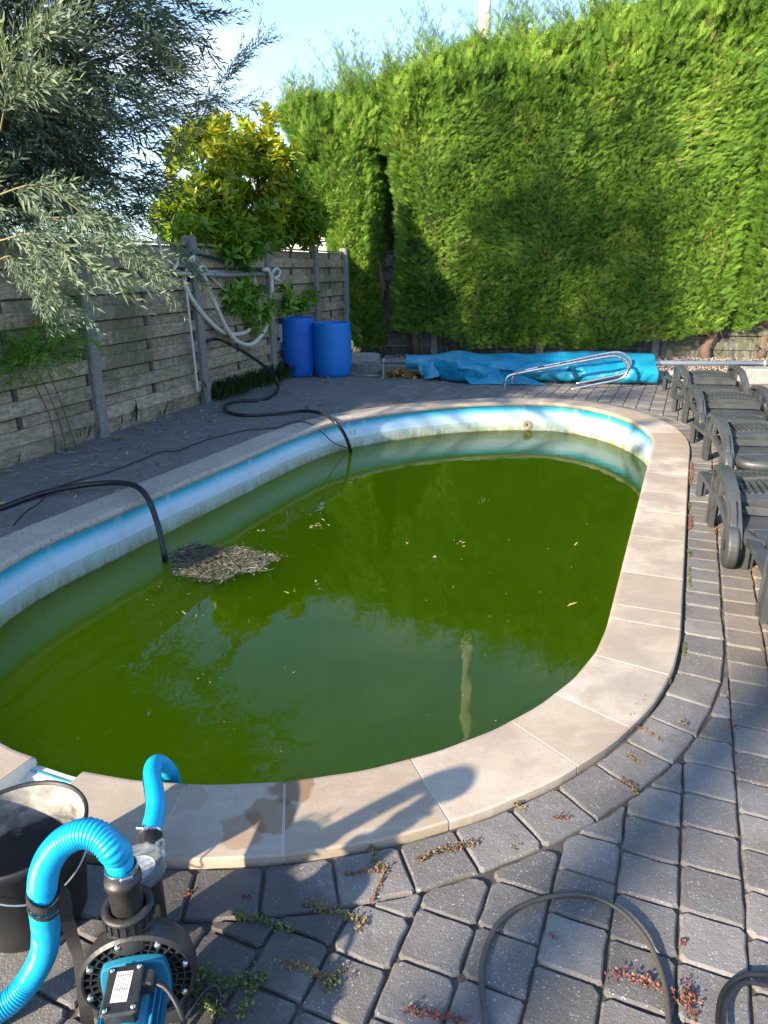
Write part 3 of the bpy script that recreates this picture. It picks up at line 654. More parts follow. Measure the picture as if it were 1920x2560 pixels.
# ------------------------------------------------------------------ conifer hedges
HD = np.array([math.sin(math.radians(105)), math.cos(math.radians(105)), 0.]); HN = np.array([HD[1], -HD[0], 0.])  # facing the camera side = HN
if HN[1] > 0: HN = -HN
def hedge(origin, ledge, redge, zb, zt, depth, dens, label, trunks, leanL=None, shoots=0, seed=0, sh_lo=.3, sh_hi=.8):
    """ledge/redge/zt: functions; local u along HD, front face at v=0, back at v=depth"""
    o3 = np.array([*origin, 0.]); root = thing('conifer_hedge', o3, label, 'hedge', 'clipped conifer hedges behind the pool')
    def loc(u, v, z): return HD*u-HN*v+np.array([0, 0, z])
    P = []; D = []; U = []; Sc = []; T = []
    umin, umax = min(ledge(z) for z in np.linspace(0, 5, 9)), max(redge(z) for z in np.linspace(0, 5, 9))
    nf = int((umax-umin)*5.3*dens)
    for k in range(nf):
        u = rng.uniform(umin, umax); z = rng.uniform(0, 5.9)
        l, r = ledge(z), redge(z)
        if not (l < u < r) or z < zb(u) or z > zt(u): continue
        bul = fbm(u+seed, z, 0, .8)*.14+fbm(u, z, seed, 2.6)*.07
        e = min(u-l, r-u); v = -bul+max(0, .28-e)**1.5*1.6+abs(rng.normal(0, .085))
        zz_ = zt(u)-z
        if zz_ < .3: v += (.3-zz_)*.8
        fx = fbm(u*1.0+7, z, seed+3, .9)
        d = HN*rng.uniform(.2, .8)+np.array([0, 0, 1])*rng.uniform(.0, .9)+HD*(fx*1.5+rng.normal(0, .55))
        top_ = max(0, 1-(zt(u)-z)/1.1)
        if top_ > 0 and rng.random() < .6: v -= rng.uniform(0, .28)*top_; d = d+np.array([0, 0, 1.1*top_]); Sc_b = 1+.9*top_*rng.random()
        else: Sc_b = 1
        hol = fbm(u*1.6, z*1.6, 3+seed, 1.0)
        if top_ > .1 and hol < -.10: v += min(.22, (-.10-hol)*1.6)*rng.uniform(.5, 1.2)
        P.append(loc(u, v, z)); D.append(d); U.append(HN*1.0+np.array([0, 0, .8])+rng.normal(0, .45, 3)); Sc.append(rng.uniform(.06, .155)*Sc_b*(1.15 if z > zt(u)-.8 else 1)); T.append(.50+fbm(u, z, 9+seed, 1.3)*.35+rng.normal(0, .22))
    # side faces and top
    for k in range(int(depth*5*dens*.9)):
        v = rng.uniform(0, depth); z = rng.uniform(0, 5.4)
        for sd in (0, 1):
            u = (ledge(z) if sd == 0 else redge(z)); 
            if z < zb(u) or z > zt(u): continue
            uu = u+(1 if sd == 0 else -1)*(abs(rng.normal(0, .06))+max(0, .2-v)*.5)
            P.append(loc(uu, v, z)); D.append(HD*(-1 if sd == 0 else 1)*.7+np.array([0, 0, rng.uniform(.1, .8)])+HN*rng.uniform(-.2, .7)); U.append(rdir(1)[0]+HD*(-1 if sd == 0 else 1)); Sc.append(rng.uniform(.12, .22)); T.append(rng.normal(.4, .2))
    for k in range(int((umax-umin)*depth*dens*.8)):
        u = rng.uniform(umin, umax); z = zt(u)
        if not (ledge(z) < u < redge(z)): continue
        v = rng.uniform(0, depth); P.append(loc(u, v, z-rng.uniform(0, .25))); D.append(np.array([rng.normal(0, .4), rng.normal(0, .4), 1])); U.append(rdir(1)[0]); Sc.append(rng.uniform(.15, .28)); T.append(rng.normal(.5, .2))
    # unclipped feathery shoots on top
    tw = MB()
    for k in range(shoots):
        u = rng.uniform(umin+.05, umax-.05); z0 = zt(u)-.15
        if not (ledge(z0) < u < redge(z0)): continue
        big = fbm(u*1.4+seed, 3, 1, 1.0)
        L_ = rng.uniform(sh_lo, sh_hi)*(1+max(-.4, min(.8, big))*1.0); v = rng.uniform(-.05, depth*.7)
        lean = np.array([0, 0, 1.])+HD*rng.normal(-.12, .38)+HN*rng.normal(.1, .25); lean /= np.linalg.norm(lean)
        b0 = loc(u, v, z0); cv = HD*rng.normal(0, .12); pts = [b0+lean*L_*t+cv*L_*t*t for t in np.linspace(0, 1, 6)]
        tw.tube(pts, np.linspace(.007, .0025, 6), 4, tint=.5, smooth=False)
        nb = int(L_/.042)
        for i in range(nb):
            t = (i+.5)/nb; p = b0+lean*L_*t+cv*L_*t*t; a = i*2.4+rng.uniform(0, 1); sd = HD*math.cos(a)+HN*math.sin(a)
            P.append(p); D.append(lean*rng.uniform(.8, 1.3)+sd*.8); U.append(np.cross(lean, sd)+rng.normal(0, .3, 3)); Sc.append((.34-.24*t)*rng.uniform(.6, 1.05)); T.append(rng.normal(.45, .2))
    n = len(P); fo = scatter('foliage', FR, P, D, U, Sc, T, ['conifer', 'bark'], root, tw if shoots else None)
    # solid dark core, the inner shade put into its colour
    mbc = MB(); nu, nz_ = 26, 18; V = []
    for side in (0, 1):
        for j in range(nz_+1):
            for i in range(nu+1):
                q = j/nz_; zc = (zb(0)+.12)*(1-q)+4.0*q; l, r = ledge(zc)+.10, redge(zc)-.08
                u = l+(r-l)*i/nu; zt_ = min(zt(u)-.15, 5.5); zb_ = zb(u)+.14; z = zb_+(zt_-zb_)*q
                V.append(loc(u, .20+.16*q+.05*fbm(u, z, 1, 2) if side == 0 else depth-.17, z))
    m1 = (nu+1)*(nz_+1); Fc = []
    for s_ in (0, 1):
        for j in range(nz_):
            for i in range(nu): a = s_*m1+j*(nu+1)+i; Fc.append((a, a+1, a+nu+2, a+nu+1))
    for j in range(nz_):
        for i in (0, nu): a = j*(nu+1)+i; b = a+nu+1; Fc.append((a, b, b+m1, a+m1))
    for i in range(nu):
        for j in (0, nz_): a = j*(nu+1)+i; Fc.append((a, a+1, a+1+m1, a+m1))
    mbc.add(V, Fc); mbc.build('shade_core', 'conifer_core', root)
    for (u, v, r_, ht) in trunks:
        pts = [loc(u+rng.normal(0, .02)*k, v+rng.normal(0, .02)*k, ht*k/5-.05) for k in range(6)]
        t_ = MB().tube(pts, np.linspace(r_*1.25, r_*.7, 6), 9)
        for k in range(9):
            z = rng.uniform(.15, ht*.9); a = rng.uniform(-1.4, 1.4); p = loc(u, v-r_*.7, z); e = HN*math.cos(a)+HD*math.sin(a)
            L_ = rng.uniform(.15, .4); t_.tube([p, p+e*L_*.5+np.array([0, 0, rng.uniform(-.06, .1)]), p+e*L_+np.array([0, 0, rng.uniform(-.2, .2)])], [.010, .007, .003], 4)
        t_.build('trunk', 'bark', root)
    return root
hedge((.30, 13.15), lambda z: (-.24 if z > 3.35 else -.08+.10*math.sin((z-1.0)*1.5)+.22*max(0, 1.1-z)) + .10*fbm(0, z, 4, 1.6), lambda z: 5.55+.12*fbm(3, z, 2, 1.4)-.30*max(0, 1.0-z),
      lambda u: .40-.24*min(1, max(0, (u-.6)/.8))+(.30*max(0, (u-3.7)/1.7)) + .07*fbm(u, 0, 1, 2), lambda u: 4.47+.26*min(1, max(0, u)/1.2)+.56*max(0, (u-2.0)/3)+.12*fbm(u, 2, 8, 2.2)+.10*fbm(u, 5, 5, .9), 1.0, 2500,
      'largest clipped conifer hedge, sunlit on its upper right, behind the blue pool cover', [(.28, .3, .07, 1.6), (1.0, .3, .06, 1.2), (2.1, .4, .07, 1.2), (3.6, .4, .07, 1.2), (5.3, .22, .08, 1.2)], shoots=200, seed=3, sh_lo=.4, sh_hi=1.15)
lh = hedge((.02, 13.3), lambda z: -.50-.28*min(z, 2.2)-.48*max(0, z-2.2)*.8+.12*max(0, z-3.9)+.12*fbm(1, z, 2, 1.2), lambda z: -.16+.09*fbm(2, z, 7, 1.5)+(.30 if z > 3.45 else 0),
      lambda u: .12, lambda u: 4.36+.14*fbm(u, 1, 3, 1.2)+.1*u, 1.0, 2700,
      'narrow clipped conifer hedge between the blue drums and the dark hedge gap', [(-.12, .25, .06, 2.2)], shoots=80, seed=11, sh_lo=.4, sh_hi=1.0)
hedge((6.0, 11.62), lambda z: -.22+.10*fbm(1, z, 5, 1.7), lambda z: 2.2, lambda u: .55+.2*fbm(u, 1, 1, 2), lambda u: 4.8, 1.0, 1800,
      'conifer hedge with bare brown twigs cut off by the right edge of the picture', [(.25, .35, .07, 1.4)], shoots=20, seed=23)
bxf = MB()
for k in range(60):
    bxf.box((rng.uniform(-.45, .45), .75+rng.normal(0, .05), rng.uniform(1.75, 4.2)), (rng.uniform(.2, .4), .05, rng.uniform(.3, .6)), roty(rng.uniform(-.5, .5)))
bxf.build('shade_core', 'conifer_core', lh)  # dark filler slabs added to stand for the deep shade in the hedge gap
# ------------------------------------------------------------------ laurel
def rosettes(centers, dirs, nl, L_, tints, jitter=.35):
    P = []; D = []; U = []; Sc = []; T = []
    for c, d, t in zip(centers, dirs, tints):
        d = np.array(d); d /= np.linalg.norm(d); a0 = rng.uniform(0, 6.28)
        u = np.cross(d, [0, 0, 1.]); u = u/np.linalg.norm(u) if np.linalg.norm(u) > .1 else np.array([1., 0, 0]); w = np.cross(d, u)
        for i in range(nl):
            a = a0+i*2.4; sd = u*math.cos(a)+w*math.sin(a); h = -.11*i/nl
            ld = d*(.25+.5*(1-i/nl))+sd*.75; P.append(c+d*h); D.append(ld+rng.normal(0, .15, 3)+[0, 0, -.1]); U.append(d+rng.normal(0, jitter, 3)); Sc.append(L_*rng.uniform(.7, 1.15)); T.append(t+rng.normal(0, .12))
    return P, D, U, Sc, T
def ellip(n, c, r, shell=.5):
    d = rdir(n); k = rng.uniform(shell, 1, n)**.6; return np.array(c)+d*np.array(r)*k[:, None], d
def shrub(root, name, ells, L_, mat, tfun, nl=9, stems=None):
    A = [[] for _ in range(5)]
    for (n, c, r) in ells:
        p, d = ellip(n, c, r); keep = np.array([fbm(*q, 1.6) > -.22 for q in p]); p, d = p[keep], d[keep]
        dd = d*.8+np.array([0, 0, .45])+rng.normal(0, .3, d.shape)
        for a, b in zip(A, rosettes(p, dd, nl, L_, [tfun(q) for q in p])): a.extend(b)
    return scatter(name, LAU, *A, mat, root)
def stick(pts, r0, r1): return MB().tube(spline(pts, 5), np.linspace(r0, r1, (len(pts)-1)*5+1), 7)
lo = FENCE0*0
c_l = [at(425, 345, 9.9), at(480, 320, 10.6), fp(505, 522, -.05), fp(600, 505, -.1), fp(430, 505, -.1), fp(460, 470, -.4), at(455, 400, 10.2), at(570, 395, 11.2), at(625, 455, 11.2), at(545, 470, 10.6), at(430, 470, 9.7), at(565, 300, 11.4), at(665, 480, 11.6)]
r_l = [(.40, .4, .50), (.26, .3, .45), (.30, .65, .22), (.28, .6, .2), (.3, .5, .22), (.4, .5, .3), (.55, .6, .75), (.60, .6, .75), (.5, .5, .45), (.6, .5, .45), (.6, .5, .45), (.33, .4, .48), (.32, .4, .35)]
n_l = [150, 80, 130, 70, 80, 110, 420, 560, 330, 480, 420, 190, 150]
rt = thing('laurel_tree', (-1.95, 11.2, 0), 'yellow green laurel tree rising above the weathered fence between willow and conifer hedge', 'tree')
org = np.array([-1.95, 11.2, 0])
shrub(rt, 'foliage', [(n, c-org, r) for n, c, r in zip(n_l, c_l, r_l)], .14, 'laurel', lambda q: .33+.34*(q[2]-1.9)/1.5+.13*rng.normal())
tk = MB()
for i, c in enumerate(c_l):
    tk.tube(spline([(0, 0, -.05), (.05, .02, 1.0), (np.array(c)-org)*[.6, .6, .75], np.array(c)-org+[0, 0, .2]], 5), np.linspace(.05, .008, 16), 6)
tk.build('trunk', 'bark', rt)
rt2 = thing('laurel_shrub', tuple(fp(545, 650, .06)*[1, 1, 0]), 'green laurel shrub growing through the fence behind the hanging cream hose', 'shrub')
org = np.array(rt2.location)
el2 = [(46, fp(510, 640, .12), (.30, .33, .20)), (46, fp(550, 660, .12), (.30, .38, .24)), (30, fp(590, 680, .12), (.20, .28, .26)), (30, fp(610, 650, .10), (.18, .3, .2)), (12, fp(650, 655, .15), (.1, .22, .10)),
       (9, fp(672, 640, .15), (.08, .2, .10)), (12, fp(617, 625, .12), (.1, .2, .12)), (26, fp(500, 548, .10), (.25, .4, .12)), (14, fp(540, 530, .1), (.2, .4, .12)), (6, fp(530, 590, .1), (.06, .12, .08)), (5, fp(545, 712, .12), (.05, .08, .08))]
shrub(rt2, 'foliage', [(n, c-org, r) for n, c, r in el2], .145, 'laurel_green', lambda q: .5+.2*rng.normal(), nl=8)
sk = MB()
for (n, c, r) in el2: sk.tube([fp(560, 640, -.02)-org, c-org], [.012, .005], 5)
sk.build('branches', 'bark', rt2)

# ------------------------------------------------------------------ willow
rw = thing('willow_tree', (-4.6, 7.0, 0), 'silver green willow overhanging the fence at upper left', 'tree'); wo = np.array([-4.6, 7.0, 0])
WE = [  # n, centre, radii, mean direction
    (2100, (-3.2, 6.5, 4.5), (1.8, 1.35, 2.1), (.7, 0, .1)), (560, (-2.2, 6.8, 4.3), (1.0, .9, 1.5), (.8, 0, .25)), (480, (-2.55, 6.4, 3.0), (.9, .9, .75), (.7, -.1, -.1)), (420, (-2.75, 6.5, 2.4), (.9, .8, .45), (.7, -.1, -.2)), (1500, (-3.4, 6.0, 2.8), (1.25, 1.2, .95), (.6, -.2, -.35)),
    (260, (-2.75, 6.9, 2.25), (.75, 1.0, .5), (.7, -.1, -.4)), (1100, (-3.5, 5.3, 3.9), (1.25, 1.2, 1.4), (.6, -.3, 0)), (900, (-3.6, 6.3, 6.8), (1.8, 1.4, 1.3), (.3, 0, .6)),
    (60, (-2.55, 4.1, 2.6), (.45, .5, .28), (.7, -.1, -.3)), (70, (-2.45, 3.9, 3.0), (.4, .5, .3), (.6, -.2, .4)), (60, (-2.75, 5.3, 2.0), (.4, .5, .2), (.8, 0, -.4)), (1700, (-4.4, 5.7, 5.3), (1.4, 1.4, 1.8), (.2, 0, .2))]
P = []; D = []; U = []; Sc = []; T = []; nodes = []
for (n, c, r, md) in WE:
    p, d = ellip(n, c, r, .35); keep = np.array([fbm(*q, 1.3, 4.0) > -.16 for q in p]); p, d = p[keep], d[keep]
    for q, e in zip(p, d):
        dd = e*.55+np.array(md)*.8+rng.normal(0, .30, 3); dd /= np.linalg.norm(dd)
        L_ = rng.uniform(.30, .55); P.append(q-wo); D.append(dd); U.append(np.array([0, 0, 1])+rng.normal(0, .3, 3)); Sc.append(L_); T.append(.42+.28*fbm(*q, 1.2)+rng.normal(0, .15))
    nodes += [(c, r, md, i) for i in range(7)]
tw = MB()
for (px, py, Y, ex, ey, EY) in [(0, 520, 3.2, 200, 585, 3.0), (0, 420, 3.4, 190, 470, 3.3), (60, 540, 3.6, 130, 640, 3.4), (0, 560, 4.2, 70, 620, 4.1), (0, 180, 3.4, 130, 80, 3.3), (0, 285, 3.3, 60, 200, 3.2), (330, 420, 6.5, 520, 120, 7.2), (380, 350, 6.8, 565, 90, 7.4), (330, 250, 6.8, 540, 235, 7.3),
                                (360, 520, 6.4, 420, 600, 6.3), (200, 520, 5.0, 345, 600, 4.8), (100, 470, 4.0, 300, 560, 4.0)]:
    a, b = at(px, py, Y), at(ex, ey, EY); m_ = (a+b)/2+np.array([0, 0, .08]); pts = spline([a, m_, b], 8)
    MB().tube(pts-wo, np.linspace(.0042, .0018, len(pts)), 5).build('twig', 'twig', rw)
    for i in range(3, len(pts)):
        for k in range(2):
            dd = (b-a)/np.linalg.norm(b-a)+rng.normal(0, .35, 3); P.append(pts[i]-wo); D.append(dd); U.append(np.array([0, 0, 1.])+rng.normal(0, .3, 3)); Sc.append(rng.uniform(.2, .34)); T.append(rng.normal(.72, .12))
tk_ = MB()
for (c, r, md, i) in nodes:
    c = np.array(c); e = c+rdir(1)[0]*np.array(r)*.85; a = np.array([-4.6, 7.0, 1.4+.3*i]); m_ = (a+c)/2+rng.normal(0, .2, 3)
    tk_.tube(spline([a-wo, m_-wo, c*.5+e*.5-wo, e-wo], 5), np.linspace(.04, .004, 16), 5)
tk_.tube(spline([(0, 0, -.1), (.05, .05, 1.5), (0, 0, 3.0), (.3, .1, 5.0)], 5), np.linspace(.20, .08, 16), 10)
scatter('foliage', WS, P, D, U, Sc, T, 'willow', rw); tk_.build('trunk', 'bark', rw)
# a second small leafy patch climbing the fence under the willow
P = []; D = []; U = []; Sc = []; T = []
rc = thing('willow_sapling', tuple(fp(90, 800, .1)*[1, 1, 0]), 'leafy green sapling against the fence under the willow', 'sapling'); co_ = np.array(rc.location)
for (x, y, sx_, n) in ((60, 765, .34, 110), (130, 750, .26, 60), (15, 790, .25, 50), (110, 700, .2, 30), (140, 650, .14, 16)):
    for k in range(n):
        c = fp(x, y, .16)+np.array([rng.normal(0, sx_*.5), rng.normal(0, sx_*.6), rng.normal(0, sx_*.28)]); c += FN*max(0, .1-(c-FENCE0)@FN)
        P.append(c-co_); D.append(np.array([rng.normal(.3, .5), rng.normal(-.2, .5), rng.normal(.2, .4)])); U.append([0, 0, 1]); Sc.append(rng.uniform(.16, .3)); T.append(rng.normal(.45, .2))
scatter('foliage', WS, P, D, U, Sc, T, 'laurel_green', rc)
sk = MB()
for k in range(3): sk.tube(spline([np.array([.05*k, .1*k, -.02]), np.array([.03*k, .08*k, .35]), fp(40+22*k, 770-10*k, .14)-co_], 5), np.linspace(.008, .003, 11), 5)
sk.build('stem', 'bark', rc)

# ------------------------------------------------------------------ drums
def drum(c, r, h, m, label):
    rt = thing('plastic_drum', c, label, 'drum', 'blue plastic drums in the corner')
    pr = [(0, 0), (r*.80, 0), (r*.86, .012), (r*.90, .05), (r*.95, h*.14), (r*.985, h*.3), (r, h*.5), (r*.99, h*.72), (r*.965, h*.88), (r*.955, h*.955), (r*.935, h*.985), (r*.90, h*.99), (r*.895, h*.965), (0, h*.962)]
    mb = MB().lathe(pr, 56); mb.build('body', m, rt)
    for a in (.8, 3.6): MB().lathe([(0, 0), (.03, 0), (.03, .014), (0, .014)], 12, (math.cos(a)*r*.6, math.sin(a)*r*.6, h*.962)).build('cap', m, rt)
drum((-1.245, 10.78, 0), .262, .865, 'drum_dark', 'darker taller blue drum standing half behind the lighter one beside the fence')
drum((-.73, 10.70, 0), .285, .79, 'drum', 'lighter squat blue drum standing in front, nearest the conifer hedge')
# concrete stones by the drums
for (c, sz, rz, lb) in (((-.30, 11.62, .15), (.52, .22, .16), .25, 'big pale concrete block lying on the gravel beside the blue drums'), ((-.62, 11.55, .09), (.3, .2, .17), .1, 'small pale concrete block tucked behind the lighter drum')):
    tag(MB().box((0, 0, 0), sz, rotz(rz)@roty(.05), bev=.02).build('concrete_block', 'stone'), lb, 'block').location = c
tag(MB().box((0, 0, 0), (.34, .26, .15), rotz(.3), bev=.03).build('speckled_concrete_block', 'stone'), 'rough speckled concrete block lying under the nearest whole lounger', 'block').location = (2.22, 3.42, .075)
tag(MB().box((0, 0, 0), (.4, .3, .22), rotz(-.2), bev=.03).build('grey_rock', 'stone'), 'grey stone on the gravel beside the farthest lounger at the right edge', 'stone').location = (5.0, 9.35, .1)

# ------------------------------------------------------------------ solar cover on its reel
a0, a1 = np.array([.03, 10.38, .235]), np.array([5.15, 9.55, .235]); ax = (a1-a0)/np.linalg.norm(a1-a0); pn = np.array([ax[1], -ax[0], 0])  # towards the pool
LN = np.linalg.norm(a1-a0)
rr = thing('cover_reel', a0*[1, 1, 0], 'aluminium pool cover reel on metal end stands in front of the hedge', 'cover reel'); ro = a0*[1, 1, 0]
MB().tube([a0-ro-ax*.04, a1-ro+ax*.03], .036, 18).build('tube', 'alu', rr)
for q in (a0, a1):
    m_ = MB(); b = q-ro
    for sg in (-1, 1): m_.box(b+pn*.075*sg*.5+np.array([0, 0, -.11]), (.05, .012, .27), np.stack([pn, ax, [0, 0, 1]], 1)@roty(-sg*.20))
    m_.lathe([(0, -.012), (.055, -.012), (.055, .012), (0, .012)], 18, b, np.stack([pn, [0, 0, 1], ax], 1)); m_.box(b+np.array([0, 0, -.225]), (.24, .05, .012), np.stack([pn, ax, [0, 0, 1]], 1))
    m_.build('end_stand', 'galv', rr)
b = a0-ro-ax*.07
MB().tube([b+ax*.06, b, b-ax*.01+[0, 0, -.20]], .009, 8).tube([b-ax*.01+[0, 0, -.20], b-ax*.34+[0, 0, -.20]], .009, 8).build('crank_handle', 'galv', rr)
mb = MB(); ns, nc = 150, 44; V = []
for i in range(ns+1):
    t = i/ns; s = .34+(3.72-.34)*t
    c = a0+ax*s
    ft = max(0, min(1, (s-.62)/.55)); ft = ft*ft*(3-2*ft)
    bump_ = .050*fbm(s*1.1, 3, 0, 1.0)
    rb = .098+.065*ft
    wid = (.47+.07*math.sin(s*2.1))*ft-.05*max(0, 1-abs(s-2.3)*1.0)
    tp = .035*math.exp(-((s-1.05)/.22)**2)+.02*math.exp(-((s-2.75)/.25)**2)
    for k in range(nc):
        a = 2*math.pi*k/nc; ca, sa = math.cos(a), math.sin(a)      # ca>0 towards pool
        x = ca*rb; z = sa*(rb+tp+ (bump_ if sa > 0 else 0)*ft)
        if ca > 0 and ft > 0:
            low = max(0, -sa)*.9+.35*ca; x += wid*ca*(.25+.75*max(0, (1-sa)/2))**1.15
            fold = .045*math.sin(s*6.5+3.0*fbm(s*.9, 1, 2)*3+sa*2.5)+.05*fbm(s*2.6, sa*1.6, 5, 1.3)
            x += (fold+.03*(.35-abs(fbm(s*1.8+2*sa, sa*1.1, 9, 1.6))*1.6))*ft*ca*max(0, 1-abs(sa)**2); z += .045*fbm(s*2.0, a*1.2, 2, 1.2)*ft*ca
        z += -.03*ft
        zz = c[2]+z
        zz = max(.006+.008*abs(fbm(s*3, a, 1)), zz) if ft > .3 else zz
        if ft > .3 and sa < -.2: zz = .006+ (zz-.006)*max(0, 1-(-sa-.2)*1.6) + .004*math.sin(k)
        p = np.array([c[0], c[1], 0])+pn*x+ax*(.025*fbm(s, a, 8, 1.5)*ft); V.append((p[0], p[1], zz))
mb.add(V, [(i*nc+k, i*nc+(k+1) % nc, (i+1)*nc+(k+1) % nc, (i+1)*nc+k) for i in range(ns) for k in range(nc)], smooth=True)
mb.add(V[:nc], [tuple(range(nc))]); mb.add(V[-nc:], [tuple(range(nc))])
# diagonal loose fold and torn flap at the left end
def sheet(P00, P10, P01, P11, n, amp, seed):
    V = []
    for j in range(n+1):
        for i in range(n+1):
            u, v = i/n, j/n; p = (np.array(P00)*(1-u)+np.array(P10)*u)*(1-v)+(np.array(P01)*(1-u)+np.array(P11)*u)*v
            p = p+pn*(amp*math.sin(u*6+seed)*(v*.7+.3)+amp*.6*fbm(u*2+seed, v*2, seed, 1.5)); V.append(p)
    mb.add(V, [(j*(n+1)+i, j*(n+1)+i+1, (j+1)*(n+1)+i+1, (j+1)*(n+1)+i) for j in range(n) for i in range(n)], smooth=True)
def rp_(s, x, z): return a0*[1, 1, 0]+ax*s+pn*x+np.array([0, 0, z])
sheet(rp_(.95, .17, .33), rp_(1.28, .22, .335), rp_(1.28, .56, .01), rp_(1.75, .585, .012), 10, .030, 1)
sheet(rp_(1.28, .22, .335), rp_(1.55, .24, .26), rp_(1.75, .585, .012), rp_(2.3, .55, .012), 10, .03, 2.4)
sheet(rp_(.50, .115, .235), rp_(.78, .13, .27), rp_(.56, .17, .07), rp_(.78, .22, .05), 7, .022, 4)
sheet(rp_(.66, .15, .16), rp_(.95, .15, .20), rp_(.60, .20, .012), rp_(.82, .26, .06), 7, .022, 6)
tag(mb.build('solar_cover', 'cover', recalc=False), 'crumpled blue bubble cover rolled on the reel and spilling on the paving', 'pool cover')

# ------------------------------------------------------------------ steel ladder
LO = at(1237, 842, 9.1)*[1, 1, 0]
def zl(x, y, Y): return at((960+x*.446)/S, (840+y*.446)/S, Y)
rt = thing('pool_ladder', LO, 'stainless steel pool ladder lying against the blue cover', 'pool ladder')
r1 = [(676, 296), (679, 262), (690, 235), (722, 216), (860, 188), (1000, 162), (1180, 128), (1275, 113), (1320, 118), (1352, 140), (1366, 180), (1352, 222), (1310, 246), (1180, 272), (1047, 299)]
r2 = [(716, 266), (718, 244), (728, 222), (762, 200), (880, 172), (1010, 146), (1190, 108), (1290, 92), (1335, 97), (1366, 118), (1380, 155), (1366, 194), (1326, 216), (1210, 240), (1075, 268)]
for q, Y0, Y1 in ((r1, 9.28, 9.08), (r2, 9.52, 9.34)):
    pts = [zl(x, y, Y0+(Y1-Y0)*(x-676)/700)-LO for x, y in q]; MB().tube(spline(pts, 6), .0195, 14).build('handrail', 'steel', rt)
for x1, y1, x2, y2 in ((740, 211, 778, 196), (862, 187, 888, 170), (985, 165, 1012, 145)):
    p, q = zl(x1, y1, 9.26)-LO, zl(x2, y2, 9.49)-LO; d = (q-p)/np.linalg.norm(q-p); e = zl(x1+100, y1-18, 9.24)-LO-p; e /= np.linalg.norm(e); e = e-d*(e@d); e /= np.linalg.norm(e)
    MB().box((p+q)/2+np.array([0, 0, -.002]), (.075, np.linalg.norm(q-p)+.03, .03), np.stack([e, d, np.cross(e, d)], 1), bev=.006).build('tread', 'steel', rt)

